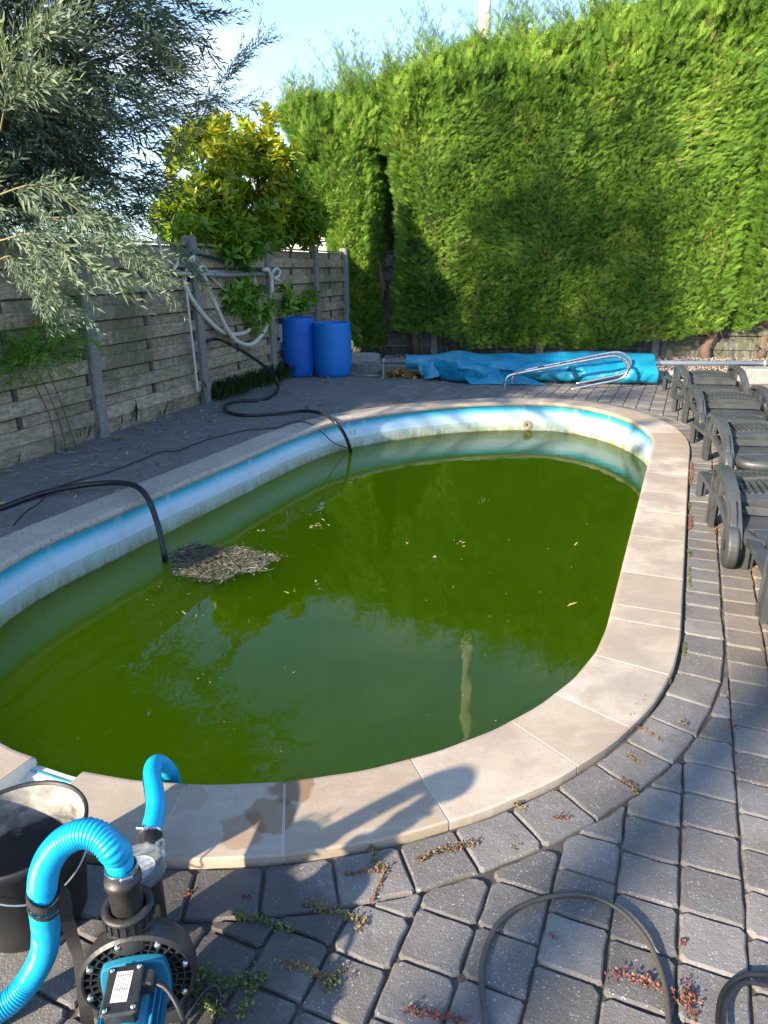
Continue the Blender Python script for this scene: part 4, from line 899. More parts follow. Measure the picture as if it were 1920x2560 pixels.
# ------------------------------------------------------------------ loungers
def lounger(parts_all=True):
    rt = thing('sun_lounger', (0, 0, 0), '', 'sun lounger', 'grey resin sun loungers lined up along the pool')
    Wd = .66
    bed = [(.60, .175), (.30, .185), (.0, .225), (-.08, .27), (-.30, .285), (-.52, .28)]
    for sx_ in (0, 1):
        x0 = 0 if sx_ == 0 else Wd-.065; x1 = x0+.065; xi0, xi1 = (x0+.008, x0+.038) if sx_ == 0 else (x1-.038, x1-.008)
        # arched side: leg, top rail, lower rail, fender
        m_ = MB()
        rail = spline([(-.012, .30), (-.035, .352), (-.10, .378), (-.22, .388), (-.36, .380), (-.50, .348), (-.62, .285), (-.72, .20), (-.765, .125)], 5)
        m_.ribbon(rail, .016, x0, x1)
        rail2 = rail.copy(); T_ = np.gradient(rail2, axis=0); T_ /= np.linalg.norm(T_, axis=1)[:, None]; rail2 = rail2+np.stack([-T_[:, 1], T_[:, 0]], 1)*.030
        m_.ribbon(rail2, .022, xi0, xi1)
        m_.build('side_rail', 'lounger', rt, bevel=.008)
        m_ = MB().ribbon([(-.045, -.001), (-.05, .10), (-.062, .20), (-.085, .28), (-.11, .355)], [.042, .046, .052, .062, .075], xi0, xi1)
        m_.ribbon([(-.0, -.001), (-.005, .15), (-.014, .30), (-.022, .345)], .009, x0, x1); m_.build('leg', 'lounger', rt, bevel=.004)
        m_ = MB().ribbon(spline([(-.09, .235), (-.25, .225), (-.45, .205), (-.68, .165)], 5), .024, xi0, xi1)
        m_.box(((xi0+xi1)/2, -.235, .30), (.026, .03, .13)); m_.ribbon(spline([(-.58, .30), (-.66, .235), (-.71, .16)], 4), .05, xi0, xi1)
        m_.build('lower_rail', 'lounger', rt, bevel=.004)
        m_ = MB(); m_.lathe([(0, -.028), (.085, -.028), (.112, -.024), (.117, -.015), (.117, .015), (.112, .024), (.085, .028), (0, .028)], 30, (x0+.022 if sx_ == 0 else x1-.022, -.70, .117), roty(math.pi/2), smooth=False)
        m_.lathe([(.03, -.034), (.0, -.036)], 12, (x0+.022 if sx_ == 0 else x1-.022, -.70, .117), roty(math.pi/2)); m_.build('wheel', 'lounger', rt)
        # foot end: low rail and leg
        m_ = MB().ribbon(spline([(-.03, .20), (.15, .195), (.40, .178), (.53, .165), (.575, .145)], 5), .017, x0+.004, x1)
        m_.build('foot_rail', 'lounger', rt, bevel=.006)
        MB().ribbon([(.555, -.001), (.56, .08), (.566, .16)], [.020, .024, .03], xi0, xi1).ribbon([(.575, -.001), (.58, .15)], .008, x0+.004, x1).build('leg', 'lounger', rt, bevel=.003)
    def panel(y0, y1, z0, z1, xa, xb, crown, th=.022, n=14):
        m_ = MB(); V = []
        for (y, z) in ((y0, z0), (y1, z1)):
            for i in range(n+1):
                u = i/n; V.append((xa+(xb-xa)*u, y, z+crown*(1-(2*u-1)**2)))
            for i in range(n, -1, -1):
                u = i/n; V.append((xa+(xb-xa)*u, y, z-th+crown*(1-(2*u-1)**2)))
        k = 2*(n+1); m_.add(V, [(i, (i+1) % k, k+(i+1) % k, k+i) for i in range(k)]+[tuple(range(k-1, -1, -1)), tuple(range(k, 2*k))]); return m_
    xa, xb = .072, Wd-.072
    m_ = panel(-.04, -.13, .30, .315, xa, xb, .035, .03)
    m_.v += []; pp = panel(-.39, -.46, .30, .285, xa, xb, .03, .045); m_.add(pp.v, pp.f)
    for i in range(15):                    # lengthwise ribs between the bars
        u = (i+.5)/15; x = xa+(xb-xa)*u; zc = .312+.032*(1-(2*u-1)**2)
        m_.box((x, -.26, zc-.018), ((xb-xa)/15*.62, .27, .020), bev=.003)
    m_.build('backrest', 'lounger', rt, bevel=.003)
    m_ = panel(-.47, -.66, .225, .20, xa, xb, .012, .03); m_.box(((xa+xb)/2, -.53, .262), (xb-xa-.05, .012, .045)); m_.build('head_panel', 'lounger', rt, bevel=.003)
    m_ = MB(); pts = [(xa+.01, -.60, .175), (xa+.03, -.72, .165), (xa+.09, -.79, .16), (Wd/2, -.82, .16), (xb-.09, -.79, .16), (xb-.03, -.72, .165), (xb-.01, -.60, .175)]
    m_.tube(spline(pts, 8), .034, 10, flat=1.1); pp = panel(-.66, -.79, .20, .19, xa+.06, xb-.06, .008, .05); m_.add(pp.v, pp.f); m_.box((Wd/2, -.845, .165), (.11, .03, .075), taper=.7, bev=.004)
    m_.build('head_bumper', 'lounger', rt)
    m_ = panel(.58, .50, .178, .19, xa-.01, xb+.01, .02, .03); pp = panel(.02, -.05, .235, .25, xa, xb, .03, .03); m_.add(pp.v, pp.f)
    for i in range(15):
        u = (i+.5)/15; x = xa+(xb-xa)*u; zc = .215+.028*(1-(2*u-1)**2)
        m_.box((x, .26, zc-.020), ((xb-xa)/15*.62, .49, .018), rotx(-.075))
    m_.build('seat', 'lounger', rt, bevel=.003)
    return rt
def copy_tree(o):
    c = o.copy(); COL.objects.link(c)
    for ch in o.children: d = ch.copy(); COL.objects.link(d); d.parent = c
    return c
L0 = lounger()
spots = [((1.98, 4.06), 17, 'nearest whole grey lounger, its wheel standing on the brown stained paving'), ((2.61, 5.58), 13, 'second nearest whole grey lounger, its foot leg touching the stone coping'),
         ((3.03, 7.02), 12, 'third whole grey lounger from the camera, squeezed between two others'), ((3.47, 8.42), 11, 'farthest grey lounger, its foot end touching the blue pool cover'), ((1.672, 2.84), 19, 'cut off lounger of which only one leg shows at the right edge')]
for i, (p, az, lb) in enumerate(spots):
    o = L0 if i == 0 else copy_tree(L0); o.location = (p[0], p[1], 0); o.rotation_euler = (0, 0, -math.radians(az)); o['label'] = lb

# ------------------------------------------------------------------ rack, hoses and poles on the fence
def f3(x, y, off): return fp((380+x/3.318)/S, (560+y/3.318)/S, off)
ra, rb_ = f3(165, 408, .16), f3(1035, 412, .16)
rk = thing('hose_rack', ra*[1, 1, 0], 'galvanised tube rack fixed to the fence holding the cream hose', 'rack'); ro = ra*[1, 1, 0]
MB().tube([ra-ro, f3(600, 424, .16)-ro, rb_-ro], .026, 12).build('front_tube', 'galv', rk)
MB().tube([f3(330, 398, .07)-ro, f3(900, 404, .07)-ro], .020, 12).build('back_tube', 'galv', rk)
for x in (330, 905): MB().box((f3(x, 410, .02)+f3(x, 410, .17))/2-ro, (.02, .17, .02), np.stack([FD, FN, [0, 0, 1]], 1)).build('bracket', 'galv', rk)
MB().tube([f3(145, 395, .16)-ro, f3(172, 412, .16)-ro], .038, 12).build('end_cap', 'rubber', rk)
tag(MB().tube(spline([f3(*p) for p in [(905, 440, .03), (900, 408, .08), (930, 380, .20), (965, 385, .23), (988, 450, .22), (993, 550, .21), (985, 700, .20), (940, 870, .19), (860, 975, .18), (785, 1002, .18), (690, 960, .18), (610, 850, .18), (540, 700, .20), (480, 560, .21), (440, 460, .22), (400, 390, .21), (340, 375, .12), (290, 382, .08), (265, 440, .09), (280, 520, .12), (335, 630, .13), (420, 745, .13), (520, 850, .12), (610, 905, .12), (700, 915, .11), (790, 890, .10), (850, 830, .09), (885, 760, .08), (880, 620, .07), (850, 470, .07), (835, 415, .09)]], 8), .028, 12).build('cream_hose', 'cream'),
    'long cream vacuum hose hanging in two loops over the fence rack', 'hose')
tag(MB().tube(spline([f3(*p) for p in [(1060, 470, .16), (1020, 455, .18), (1050, 430, .2), (1058, 390, .2), (1035, 370, .2), (1010, 385, .2), (1000, 420, .18), (1015, 470, .13)]], 8), .019, 10).build('cream_hose_end', 'cream'), 'short curled cream hose end hooked over the rack tip', 'hose')
tag(MB().tube(spline([f3(*p) for p in [(350, 385, .12), (390, 360, .20), (430, 352, .2), (450, 380, .16), (500, 450, .10), (575, 525, .06)]], 8), .017, 10).build('thin_cream_hose', 'cream'), 'thinner cream hose crossing over the rack behind the big loops', 'hose')
tp_ = thing('telescopic_pole', f3(240, 210, .12)*[1, 1, 0], 'dark blue telescopic pole with beige joints slanting above the rack', 'pole'); ro = f3(240, 210, .12)*[1, 1, 0]
pa, pb = f3(235, 208, .12), f3(945, 398, .14)
MB().tube([pa-ro, pa*.45+pb*.55-ro], .020, 10).tube([pa*.45+pb*.55-ro, pb-ro], .014, 10).build('shaft', 'navy', tp_)
for t in (.53, .80): MB().tube([pa*(1-t)+pb*t-ro, pa*(1-t-.025)+pb*(t+.025)-ro], .024, 10).build('joint_collar', 'cream', tp_)
tag(MB().tube(spline([f3(*p) for p in [(230, 300, .12), (260, 290, .16), (300, 330, .18), (315, 400, .16), (310, 465, .12), (285, 500, .08)]], 6), [.03]*31, 10, flat=.5).build('coiled_dark_hose', 'navy'), 'dark blue hose end bent down beside the rack', 'hose')
tag(MB().tube([f3(350, 262, .14), f3(300, 350, .10)], .030, 12).build('white_tube', 'white'), 'short pale tube standing between the dark pole and the rack', 'tube')
tag(MB().tube(spline([f3(*p) for p in [(50, 110, .12), (70, 210, .12), (85, 310, .13), (105, 380, .14), (140, 410, .15)]], 6), .017, 8).build('beige_branch_hose', 'cream'), 'thin beige hose hanging vertically among the willow leaves', 'hose')
tag(MB().tube(spline([f3(*p) for p in [(205, 265, .12), (215, 310, .14), (195, 355, .15), (170, 390, .15)]], 6), .018, 8).build('ribbed_beige_hose', 'cream'), 'short ribbed beige hose stub bent above the black rack end', 'hose')
tag(MB().tube(spline([f3(285, 560, .13), f3(320, 860, .13), f3(352, 1130, .13), f3(380, 1395, .13)], 5), .014, 10).build('white_pipe', 'white'), 'thin white pipe running down beside the second fence post', 'pipe')
bk = thing('wall_bracket', f3(1050, 905, .06), 'small grey plate with a round hole on the fence beside the dark drum', 'plate')
MB().box((0, 0, 0), (.12, .02, .27), np.stack([[1, 0, 0], [0, 1, 0], [0, 0, 1]], 1), bev=.004).build('plate', 'galv', bk)
MB().lathe([(0, 0), (.026, 0), (.026, .004), (0, .004)], 14, (0, -.012, -.08), rotx(math.pi/2)).build('hole', 'rubber', bk)
# black hoses and cables
def gz(L_): return [g(x, y, z) for x, y, z in L_]
tag(MB().tube(spline([fp(437, 748, .05), fp(447, 737, .12), fp(470, 733, .20), g(500, 745, .72), g(530, 762, .60), g(562, 784, .42), g(588, 806, .22), g(601, 832, .06), g(592, 852, .03), g(560, 864, .025), g(510, 867, .025), g(487, 876, .025), g(492, 889, .025), g(530, 897, .025), g(600, 893, .025), g(650, 888, .045), g(690, 892, .075), g(722, 910, .065), g(744, 938, -.08), g(757, 972, -.31), g(757, 976, -.42)], 7), .0185, 12).build('black_hose', 'rubber'),
    'black hose snaking from the hole in the fence into the far part of the pool', 'hose')
tag(MB().tube(spline([g(-150, 1135, .02), g(-60, 1118, .02), g(0, 1098, .02), g(90, 1066, .03), g(180, 1048, .05), g(250, 1043, .07), g(292, 1050, .085), g(318, 1074, .05), g(336, 1118, -.06), g(349, 1165, -.18), g(356, 1207, -.31), g(358, 1215, -.45)], 8), .020, 14).build('black_hose', 'rubber'),
    'thick black hose coming from the left edge and dipping into the near pool', 'hose')
cab = [(60, 1300), (110, 1245), (170, 1205), (225, 1150), (330, 1110), (480, 1068), (600, 1022), (700, 983), (760, 982), (830, 955), (900, 930), (1000, 905), (1070, 890), (1130, 886), (1200, 878)]
def onwall(x, y, d=.025):
    for z in np.linspace(.03, -.32, 60):
        q = G(x/1.728, 560+y/1.728, z)
        if sdist(q[:2])[0][0] > -d: return q
    return q
pc = [G(x/1.728, 560+y/1.728, .013 if i > 2 else .04) for i, (x, y) in enumerate(cab)]+[G(1260/1.728, 560+856/1.728, .032), G(1300/1.728, 560+853/1.728, .032), onwall(1345, 864, .02), onwall(1390, 898), onwall(1440, 943, .04), G(1512/1.728, 560+972/1.728, -.315)]
tag(MB().tube(spline(pc, 6), .0055, 7).build('thin_black_cable', 'rubber'), 'thin black cable running along the shaded paving and over the coping', 'cable')
tag(MB().tube(spline(gz([(1075, 2290, .007), (1050, 2200, .007), (1040, 2120, .008), (1046, 2060, .01), (1080, 1990, .012), (1150, 1947, .01), (1250, 1932, .012), (1330, 1960, .02), (1390, 2020, .02), (1425, 2090, .012), (1442, 2170, .01), (1446, 2290, .007)]), 9), .0062, 8).build('extension_cable', 'cable'),
    'olive brown cable looped on the sunlit pavers at the bottom', 'cable')
tag(MB().tube(spline(gz([(1556, 2290, .007), (1553, 2190, .01), (1566, 2140, .012), (1596, 2113, .014), (1640, 2104, .012), (1760, 2110, .008)]), 8), .0068, 8).tube(spline(gz([(1570, 2290, .02), (1563, 2190, .022), (1585, 2140, .024), (1615, 2122, .02), (1659, 2128, .012), (1760, 2140, .008)]), 8), .0055, 8).build('black_cable', 'rubber'),
    'black cable coil cut off by the bottom right corner', 'cable')

# ------------------------------------------------------------------ return inlet
cand = [i for i in range(NP_) if AB(outl[i])[0] > 4.0 and AB(outl[i])[1] > 1.0]
ii = min(cand, key=lambda i: abs(proj((*(outl[i]), -.2))[0]-1140*S)); c = np.array([*(outl[ii]+NO[ii]*.03), -.255]); n3 = -np.array([*NO[ii], 0]); R = np.stack([np.cross([0, 0, 1.], n3), [0, 0, 1.], n3], 1)
rt = thing('return_inlet', c, 'round white inlet fitting on the far pool wall just above the waterline', 'pool inlet')
MB().lathe([(0, .002), (.058, .002), (.058, .012), (.050, .018), (.040, .018), (.038, .013), (.034, .013), (.032, .018), (.024, .018), (.020, .008), (0, .008)], 28, (0, 0, 0), R, smooth=False).build('flange', 'inlet', rt)
MB().lathe([(0, .009), (.012, .012), (0, .014)], 12, (0, 0, 0), R).build('nozzle', 'rubber', rt)
for k in range(4):
    a = k*math.pi/2+.6; MB().lathe([(0, .018), (.005, .020), (0, .021)], 8, R@np.array([math.cos(a)*.037, math.sin(a)*.037, 0]), R).build('screw', 'steel', rt)

# ------------------------------------------------------------------ tub
tb = thing('mortar_tub', (-.885, 1.335, 0), 'black plastic tub with dried pale mortar inside and a wire handle', 'tub')
h = .265
MB().lathe([(0, .001), (.115, .001), (.122, .008), (.150, h-.03), (.156, h-.028), (.160, h-.006), (.158, h), (.152, h), (.150, h-.01)], 56).build('body', 'bucket', tb)
MB().lathe([(.150, h-.008), (.146, h-.03), (.117, .012), (0, .010)], 56).build('inner_lining', 'bucket_in', tb)
MB().lathe([(0, .035), (.119, .035)], 40).build('water_inside', 'rubber', tb)
hp = [(.150*math.cos(a), .150*math.sin(a), h-.02-.075*math.sin((a+1.35)/2.1*math.pi)**1) for a in np.linspace(-1.35, .75, 16)]
MB().tube(spline([(x*1.09, y*1.09, z) for x, y, z in hp], 3), .0026, 6).build('handle', 'alu', tb)
tb.rotation_euler = (0, 0, -.45)

# ------------------------------------------------------------------ pump
PC = np.array([-.512, 1.045, 0]); ZC = .155
pm = thing('pool_pump', PC, 'black pool pump with teal motor, clear strainer lid and torn paper label', 'pump', rz=.16)
RX = rotx(math.pi/2)                       # lathe axis z -> -y (towards the viewer)
def pl(prof, c, name, mat, n=48, R=RX, par=pm, smooth=False, bevel=0): return MB().lathe(prof, n, c, R, smooth=smooth).build(name, mat, par, bevel)
vol = pl([(0, -.055), (.085, -.055), (.102, -.045), (.112, -.02), (.114, .012), (.108, .018), (.104, .016), (.103, .004), (0, .002)], (0, 0, ZC), 'volute', 'pump_black', 64, smooth=False)
m_ = MB()
for rad in (.060, .076, .091): m_.lathe([(rad-.0015, .0), (rad-.0015, .013), (rad+.0015, .013), (rad+.0015, .0)], 48, (0, 0, ZC), RX, smooth=False)
for k in range(32):
    a = 2*math.pi*k/32; m_.box((math.cos(a)*.080, -.008, ZC+math.sin(a)*.080), (.048, .013, .0026), roty(-a))
m_.build('ribbed_cover', 'pump_black', pm)
for k in range(8):
    a = 2*math.pi*(k+.35)/8; m2 = MB().lathe([(0, .022), (.0045, .0215), (.0068, .018), (.007, .010)], 12, (math.cos(a)*.0985, 0, ZC+math.sin(a)*.0985), RX); m2.build('bolt', 'steel', pm)
MB().box((0, .03, .028), (.15, .07, .056), bev=.006).build('foot', 'pump_black', pm)
# outlet with union and hose connector
MB().lathe([(.052, -.005), (.045, .02), (.038, .035)], 32, (-.008, .028, ZC+.085)).build('outlet_neck', 'pump_black', pm)
m_ = MB().lathe([(.030, 0), (.045, 0), (.047, .006), (.047, .028), (.050, .030), (.050, .036), (.036, .038), (.032, .030)], 40, (-.008, .028, ZC+.118))
for k in range(20):
    a = 2*math.pi*k/20; m_.box((-.008+math.cos(a)*.047, .028+math.sin(a)*.047, ZC+.133), (.005, .006, .024), rotz(a))
m_.build('union_nut', 'pump_black', pm)
MB().lathe([(.031, 0), (.031, .062), (.036, .066), (.035, .078), (.030, .080), (.029, .10)], 36, (-.008, .028, ZC+.150)).build('connector', 'pump_black', pm)
# strainer housing and lid
SCx, SCy = -.025, .205
MB().lathe([(0, 0), (.040, 0), (.044, .02), (.047, .19), (.054, .20), (.054, .225), (.048, .226)], 40, (SCx, SCy, 0)).build('strainer_housing', 'pump_black', pm)
MB().tube([(SCx, SCy, .12), (0, .05, ZC)], .036, 20).build('suction_duct', 'pump_black', pm)
MB().lathe([(0, .222), (.034, .222), (.036, .226), (.038, .222), (.038, .20)], 36, (SCx, SCy, 0), smooth=False).build('strainer_basket', 'filter', pm)
MB().lathe([(.0385, .229), (.044, .232), (.050, .229)], 40, (SCx, SCy, 0)).build('seal_ring', 'rubber', pm)
m_ = MB().lathe([(.058, .212), (.060, .238), (.055, .244), (.046, .246), (.044, .240), (0, .238)], 48, (SCx, SCy, 0))
for a in (.5, 1.4, 3.7, 4.6): m_.box((SCx+math.cos(a)*.060, SCy+math.sin(a)*.060, .226), (.006, .012, .028), rotz(a), bev=.001)
m_.box((SCx+.046, SCy+.035, .252), (.018, .008, .02), rotz(.6)); m_.tube(spline([(SCx+.04, SCy+.045, .245), (SCx+.02, SCy+.02, .256), (SCx-.02, SCy-.0, .254), (SCx-.04, SCy-.012, .247)], 4), .004, 6)
m_.build('clear_lid', 'lid', pm)
MB().tube([(SCx, SCy+.03, .165), (SCx+.004, SCy+.075, .175), (SCx+.004, SCy+.135, .190)], .029, 24).build('inlet_pipe', 'pump_black', pm)
# motor
def outline_prism(pts, y0, y1, mat, name, bev=.004):
    V = [(x, y0, z) for x, z in pts]+[(x, y1, z) for x, z in pts]; n = len(pts)
    m_ = MB(); m_.add(V, [tuple(range(n)), tuple(range(2*n-1, n-1, -1))]+[(i, n+i, n+(i+1) % n, (i+1) % n) for i in range(n)]); return m_.build(name, mat, pm, bev)
fl_ = spline([(-.062, .050), (-.045, .062), (.0, .067), (.045, .062), (.060, .050), (.066, .0), (.055, -.055), (0, -.070), (-.055, -.055), (-.066, 0)], 4, True)
outline_prism([(x, ZC+z) for x, z in fl_], -.012, -.032, 'pump_blue', 'motor_flange')
m_ = MB().lathe([(0, .025), (.050, .025), (.052, .05), (.052, .25), (.046, .262), (0, .262)], 40, (0, 0, ZC-.004), RX, smooth=True)
for k in range(26):
    a = 2*math.pi*k/26
    if .9 < a < 2.25: continue
    m_.box((math.cos(a)*.056, -.150, ZC-.004+math.sin(a)*.056), (.012, .19, .0024), roty(-a))
for k in range(7): m_.box((0, -.185-.014*k, ZC+.056), (.07-.004*k, .004, .014))
m_.build('motor_body', 'pump_blue', pm)
MB().lathe([(0, .30), (.035, .298), (.056, .275), (.058, .245)], 36, (0, 0, ZC-.004), RX).build('fan_cowl', 'fiber', pm)
tbx = MB().box((-.006, -.092, ZC+.058), (.060, .088, .036), rotx(.06), bev=.006).build('terminal_box', 'pump_black', pm)
MB().box((-.006, -.092, ZC+.076), (.066, .094, .007), rotx(.06), bev=.004).build('box_lid', 'pump_black', pm)
for x, y in ((-.031, -.130), (.019, -.130), (-.031, -.054), (.019, -.054)): MB().lathe([(.005, 0), (.0048, .003), (0, .0045)], 10, (x, y, ZC+.0800+(y+.092)*.06)).build('bolt', 'steel', pm)
m_ = MB().box((-.008, -.088, ZC+.0802), (.030, .058, .0006), rotx(.06)@rotz(-.06))
m_.build('paper_label', 'paper', pm)
m_ = MB()
for k in range(6): m_.box((-.0185+.0042*k, -.081, ZC+.0812), (.0006, .038, .0003), rotx(.06)@rotz(-.06), mi=0)
for y in (-.068, -.094, -.106): m_.box((-.008, y, ZC+.0812+(y+.092)*.06), (.026, .0006, .0003), rotx(.06)@rotz(-.06))
m_.build('label_lines', 'fiber', pm)
MB().box((.034, -.070, ZC+.060), (.028, .034, .030), bev=.004).build('cable_gland', 'pump_black', pm)
MB().tube(spline([(.045, -.076, ZC+.060), (.072, -.090, ZC+.055), (.10, -.125, ZC+.02), (.105, -.15, ZC-.06), (.10, -.18, .02), (.06, -.22, .008)], 6), .0052, 8).build('power_cord', 'rubber', pm)
tag(MB().tube(spline([G(x/2.911, 1800+y/2.911, z) for x, y, z in ((1320, 2290, .006), (1345, 2200, .01), (1400, 2090, .02), (1470, 1990, .03), (1540, 1932, .035), (1590, 1960, .02), (1602, 2060, .01), (1585, 2150, .007), (1560, 2290, .006))], 7), .0045, 8).build('thin_dark_cable', 'rubber'),
    'thin dark cable looped on the weedy pavers right of the pump', 'cable')
# world position of the two hose connections
def pw(x, y, z): c, s = math.cos(.16), math.sin(.16); return np.array([PC[0]+x*c-y*s, PC[1]+x*s+y*c, z])
def corr(P, r, pitch, amp, step=.0016, a0=None, a1=None):
    P = resample(spline(P, 10), step); d = np.arange(len(P))*step; tot = d[-1]; rr = r+amp*np.cos(2*math.pi*d/pitch)
    if a0: rr = np.where(d < a0, r, rr)
    if a1: rr = np.where(d > tot-a1, r, rr)
    return MB().tube(P, rr, 24, smooth=True)
o0 = pw(-.008, .028, ZC+.232)
hz = thing('blue_pump_hose', o0*[1, 1, 0], 'bright blue corrugated hose arching from the pump outlet past the tub', 'hose'); ro = o0*[1, 1, 0]
HP = [o0, o0+[-.003, 0, .05], G(283, 2125, .475)+[0, .0, 0], G(245, 2090, .50), G(200, 2085, .50), G(150, 2112, .475), G(117, 2160, .43), G(106, 2215, .37), G(110, 2275, .29), G(115, 2330, .21), G(108, 2385, .14), G(80, 2440, .08), G(35, 2495, .045), G(-30, 2540, .03), G(-120, 2590, .03)]
corr([p-ro for p in HP], .0265, .0066, .0018, a0=.035).build('hose', 'hoseblue', hz)
m_ = MB().lathe([(.0285, 0), (.031, 0), (.031, .011), (.0285, .011)], 36, o0-ro+[0, 0, .010], smooth=False)
for k in range(22): a = -2.6+k*.12; m_.box(o0-ro+[math.cos(a)*.031, math.sin(a)*.031, .0155], (.001, .0018, .008), rotz(a))
m_.box(o0-ro+[.020, -.028, .018], (.024, .012, .011), rotz(.45), bev=.002); m_.build('hose_clamp', 'steel', hz)
i0 = pw(SCx+.004, SCy+.118, .186); i1 = pw(SCx+.004, SCy+.150, .194)
h2 = thing('blue_suction_hose', i0*[1, 1, 0], 'short bright blue hose leading from the strainer over the coping into the water', 'hose'); ro = i0*[1, 1, 0]
d_ = (i1-i0)/np.linalg.norm(i1-i0)
HP = [i0, i1, G(390, 2020, .195), G(385, 1975, .185), G(380, 1945, .165), G(384, 1915, .135), G(398, 1908, .10), G(415, 1920, .05), G(428, 1938, -.03), G(436, 1965, -.14), G(440, 1990, -.30), G(440, 2000, -.5)]
corr([p-ro for p in HP], .0245, .0062, .0010, a0=.01).build('hose', 'hoseblue', h2)
Rz = np.stack([np.cross([0, 0, 1.], d_), np.cross(d_, np.cross([0, 0, 1.], d_)), d_], 1)
m_ = MB().lathe([(.026, 0), (.0295, 0), (.0295, .010), (.026, .010)], 36, i0-ro+d_*.014, Rz, smooth=False); m_.box(i0-ro+d_*.018+np.array([-.022, 0, .022]), (.022, .012, .011), rotz(-.1), bev=.002); m_.build('hose_clamp', 'steel', h2)
# carrying strap tied round the blue hose
st = thing('webbing_strap', G(112, 2240, .33)*[1, 1, 0], 'black webbing strap tied round the blue hose and hanging to the ground', 'strap'); ro = G(112, 2240, .33)*[1, 1, 0]
cw = G(110, 2238, .345); tdir = (G(110, 2275, .29)-G(106, 2215, .37)); tdir /= np.linalg.norm(tdir); e1 = np.cross(tdir, [0, 1., 0]); e1 /= np.linalg.norm(e1); e2 = np.cross(tdir, e1)
def band(P, nrm, w, name):
    P = np.array(P); Nn = np.array(nrm, float); V = []
    T_ = np.gradient(P, axis=0); T_ /= np.linalg.norm(T_, axis=1)[:, None]
    for p, t, n_ in zip(P, T_, Nn):
        s_ = np.cross(t, n_); s_ /= np.linalg.norm(s_); V += [p+s_*w, p-s_*w, p-s_*w-n_*.0022, p+s_*w-n_*.0022]
    k = len(P); m_ = MB(); m_.add(V, [(i*4+j, i*4+(j+1) % 4, (i+1)*4+(j+1) % 4, (i+1)*4+j) for i in range(k-1) for j in range(4)]+[(3, 2, 1, 0), (k*4-4, k*4-3, k*4-2, k*4-1)], smooth=False); return m_.build(name, 'webbing', st)
an = np.linspace(0, 2*math.pi, 33); band([cw-ro+(e1*math.cos(a)+e2*math.sin(a))*.0315+tdir*(.008*math.sin(a*2)) for a in an], [e1*math.cos(a)+e2*math.sin(a) for a in an], .012, 'loop')
band([cw+tdir*.03-ro+(e1*math.cos(a)+e2*math.sin(a))*.032+tdir*(.010*math.cos(a)) for a in an], [e1*math.cos(a)+e2*math.sin(a) for a in an], .005, 'loop')
SP = spline([G(145, 2225, .350), G(160, 2245, .33), G(168, 2300, .26), G(185, 2360, .18), G(195, 2400, .12), G(203, 2450, .06), G(212, 2510, .025), G(222, 2570, .012), G(235, 2640, .01)], 5)-ro
nr_ = np.array([[.3, -.75, .6]]*len(SP)); nr_ = nr_+np.array([[.35*math.sin(i*.22), 0, 0] for i in range(len(SP))]); nr_ /= np.linalg.norm(nr_, axis=1)[:, None]
band(SP, nr_, .0125, 'hanging_end')

# ------------------------------------------------------------------ background
def upole(loc, r, hgt, label, mat):
    rt = thing('utility_pole', loc, label, 'pole'); MB().lathe([(r*1.1, -.1), (r*.85, hgt), (0, hgt)], 20).build('shaft', mat, rt); MB().lathe([(0, .06), (r*.6, .05), (r*.95, 0)], 20, (0, 0, hgt)).build('cap', mat, rt)
p = at(1047, 30, 20.5); upole((p[0], p[1], 0), .155, 17.5, 'cream round pole rising behind the hedge top against the sky', 'render')
upole((-6.6, -5.26, 0), .115, 6.2, 'plain pole standing behind the viewer, its shadow crossing the pavers', 'render')
gh = thing('neighbour_outbuilding', (-3.2, 27, 0), 'pale rendered outbuilding glimpsed between the laurel and the conifer', 'building')
MB().box((0, 0, 1.5), (7, 5, 3.0)).build('wall', 'render', gh); MB().box((0, 0, 3.08), (7.4, 5.4, .16)).build('roof', 'rooftile', gh)
MB().box((1.2, -2.52, 1.5), (1.2, .06, 1.1)).build('window', 'fiber', gh)

# ------------------------------------------------------------------ debris, leaves, weeds, grass
lf = [leaf(.12, .06, .25), leaf(.10, .12, -.2), leaf(.16, .05, .4)]; lfb = [leaf(.40, .10, .2), leaf(.34, .2, -.15)]
P = []; T = []; Sc = []
cd, rx1, ry1 = g(471, 1211, WZ), None, None
ex = g(573, 1211, WZ)-cd; ey = g(471, 1180, WZ)-cd
for k in range(17000):
    a = rng.uniform(0, 6.283); r = math.sqrt(rng.uniform(0, 1))*(1+.10*abs(rng.normal())); w = 1+.14*math.sin(3*a+1)+.09*math.sin(7*a)
    P.append(cd+ex*math.cos(a)*r*w+ey*math.sin(a)*r*w+[0, 0, rng.uniform(.0005, .003)]); T.append(rng.beta(1.4, 2.6)+(.35 if r > .85 and rng.random() < .35 else 0)); Sc.append(rng.uniform(.006, .020) if rng.random() < .95 else rng.uniform(.03, .08))
D = rdir(len(P))*[1, 1, .05]; U = np.array([[0, 0, 1.]]*len(P))+rng.normal(0, .05, (len(P), 3))
Sc = np.stack([np.minimum(np.array(Sc), .03)*rng.uniform(.5, 1.3, len(P)), Sc, Sc], 1)
tag(scatter('floating_debris', lf, P, D, U, Sc, T, 'debris'), 'raft of grass clippings and dead leaves floating beside the thick black hose', 'debris', kind='stuff')
P = []; T = []; Sc = []
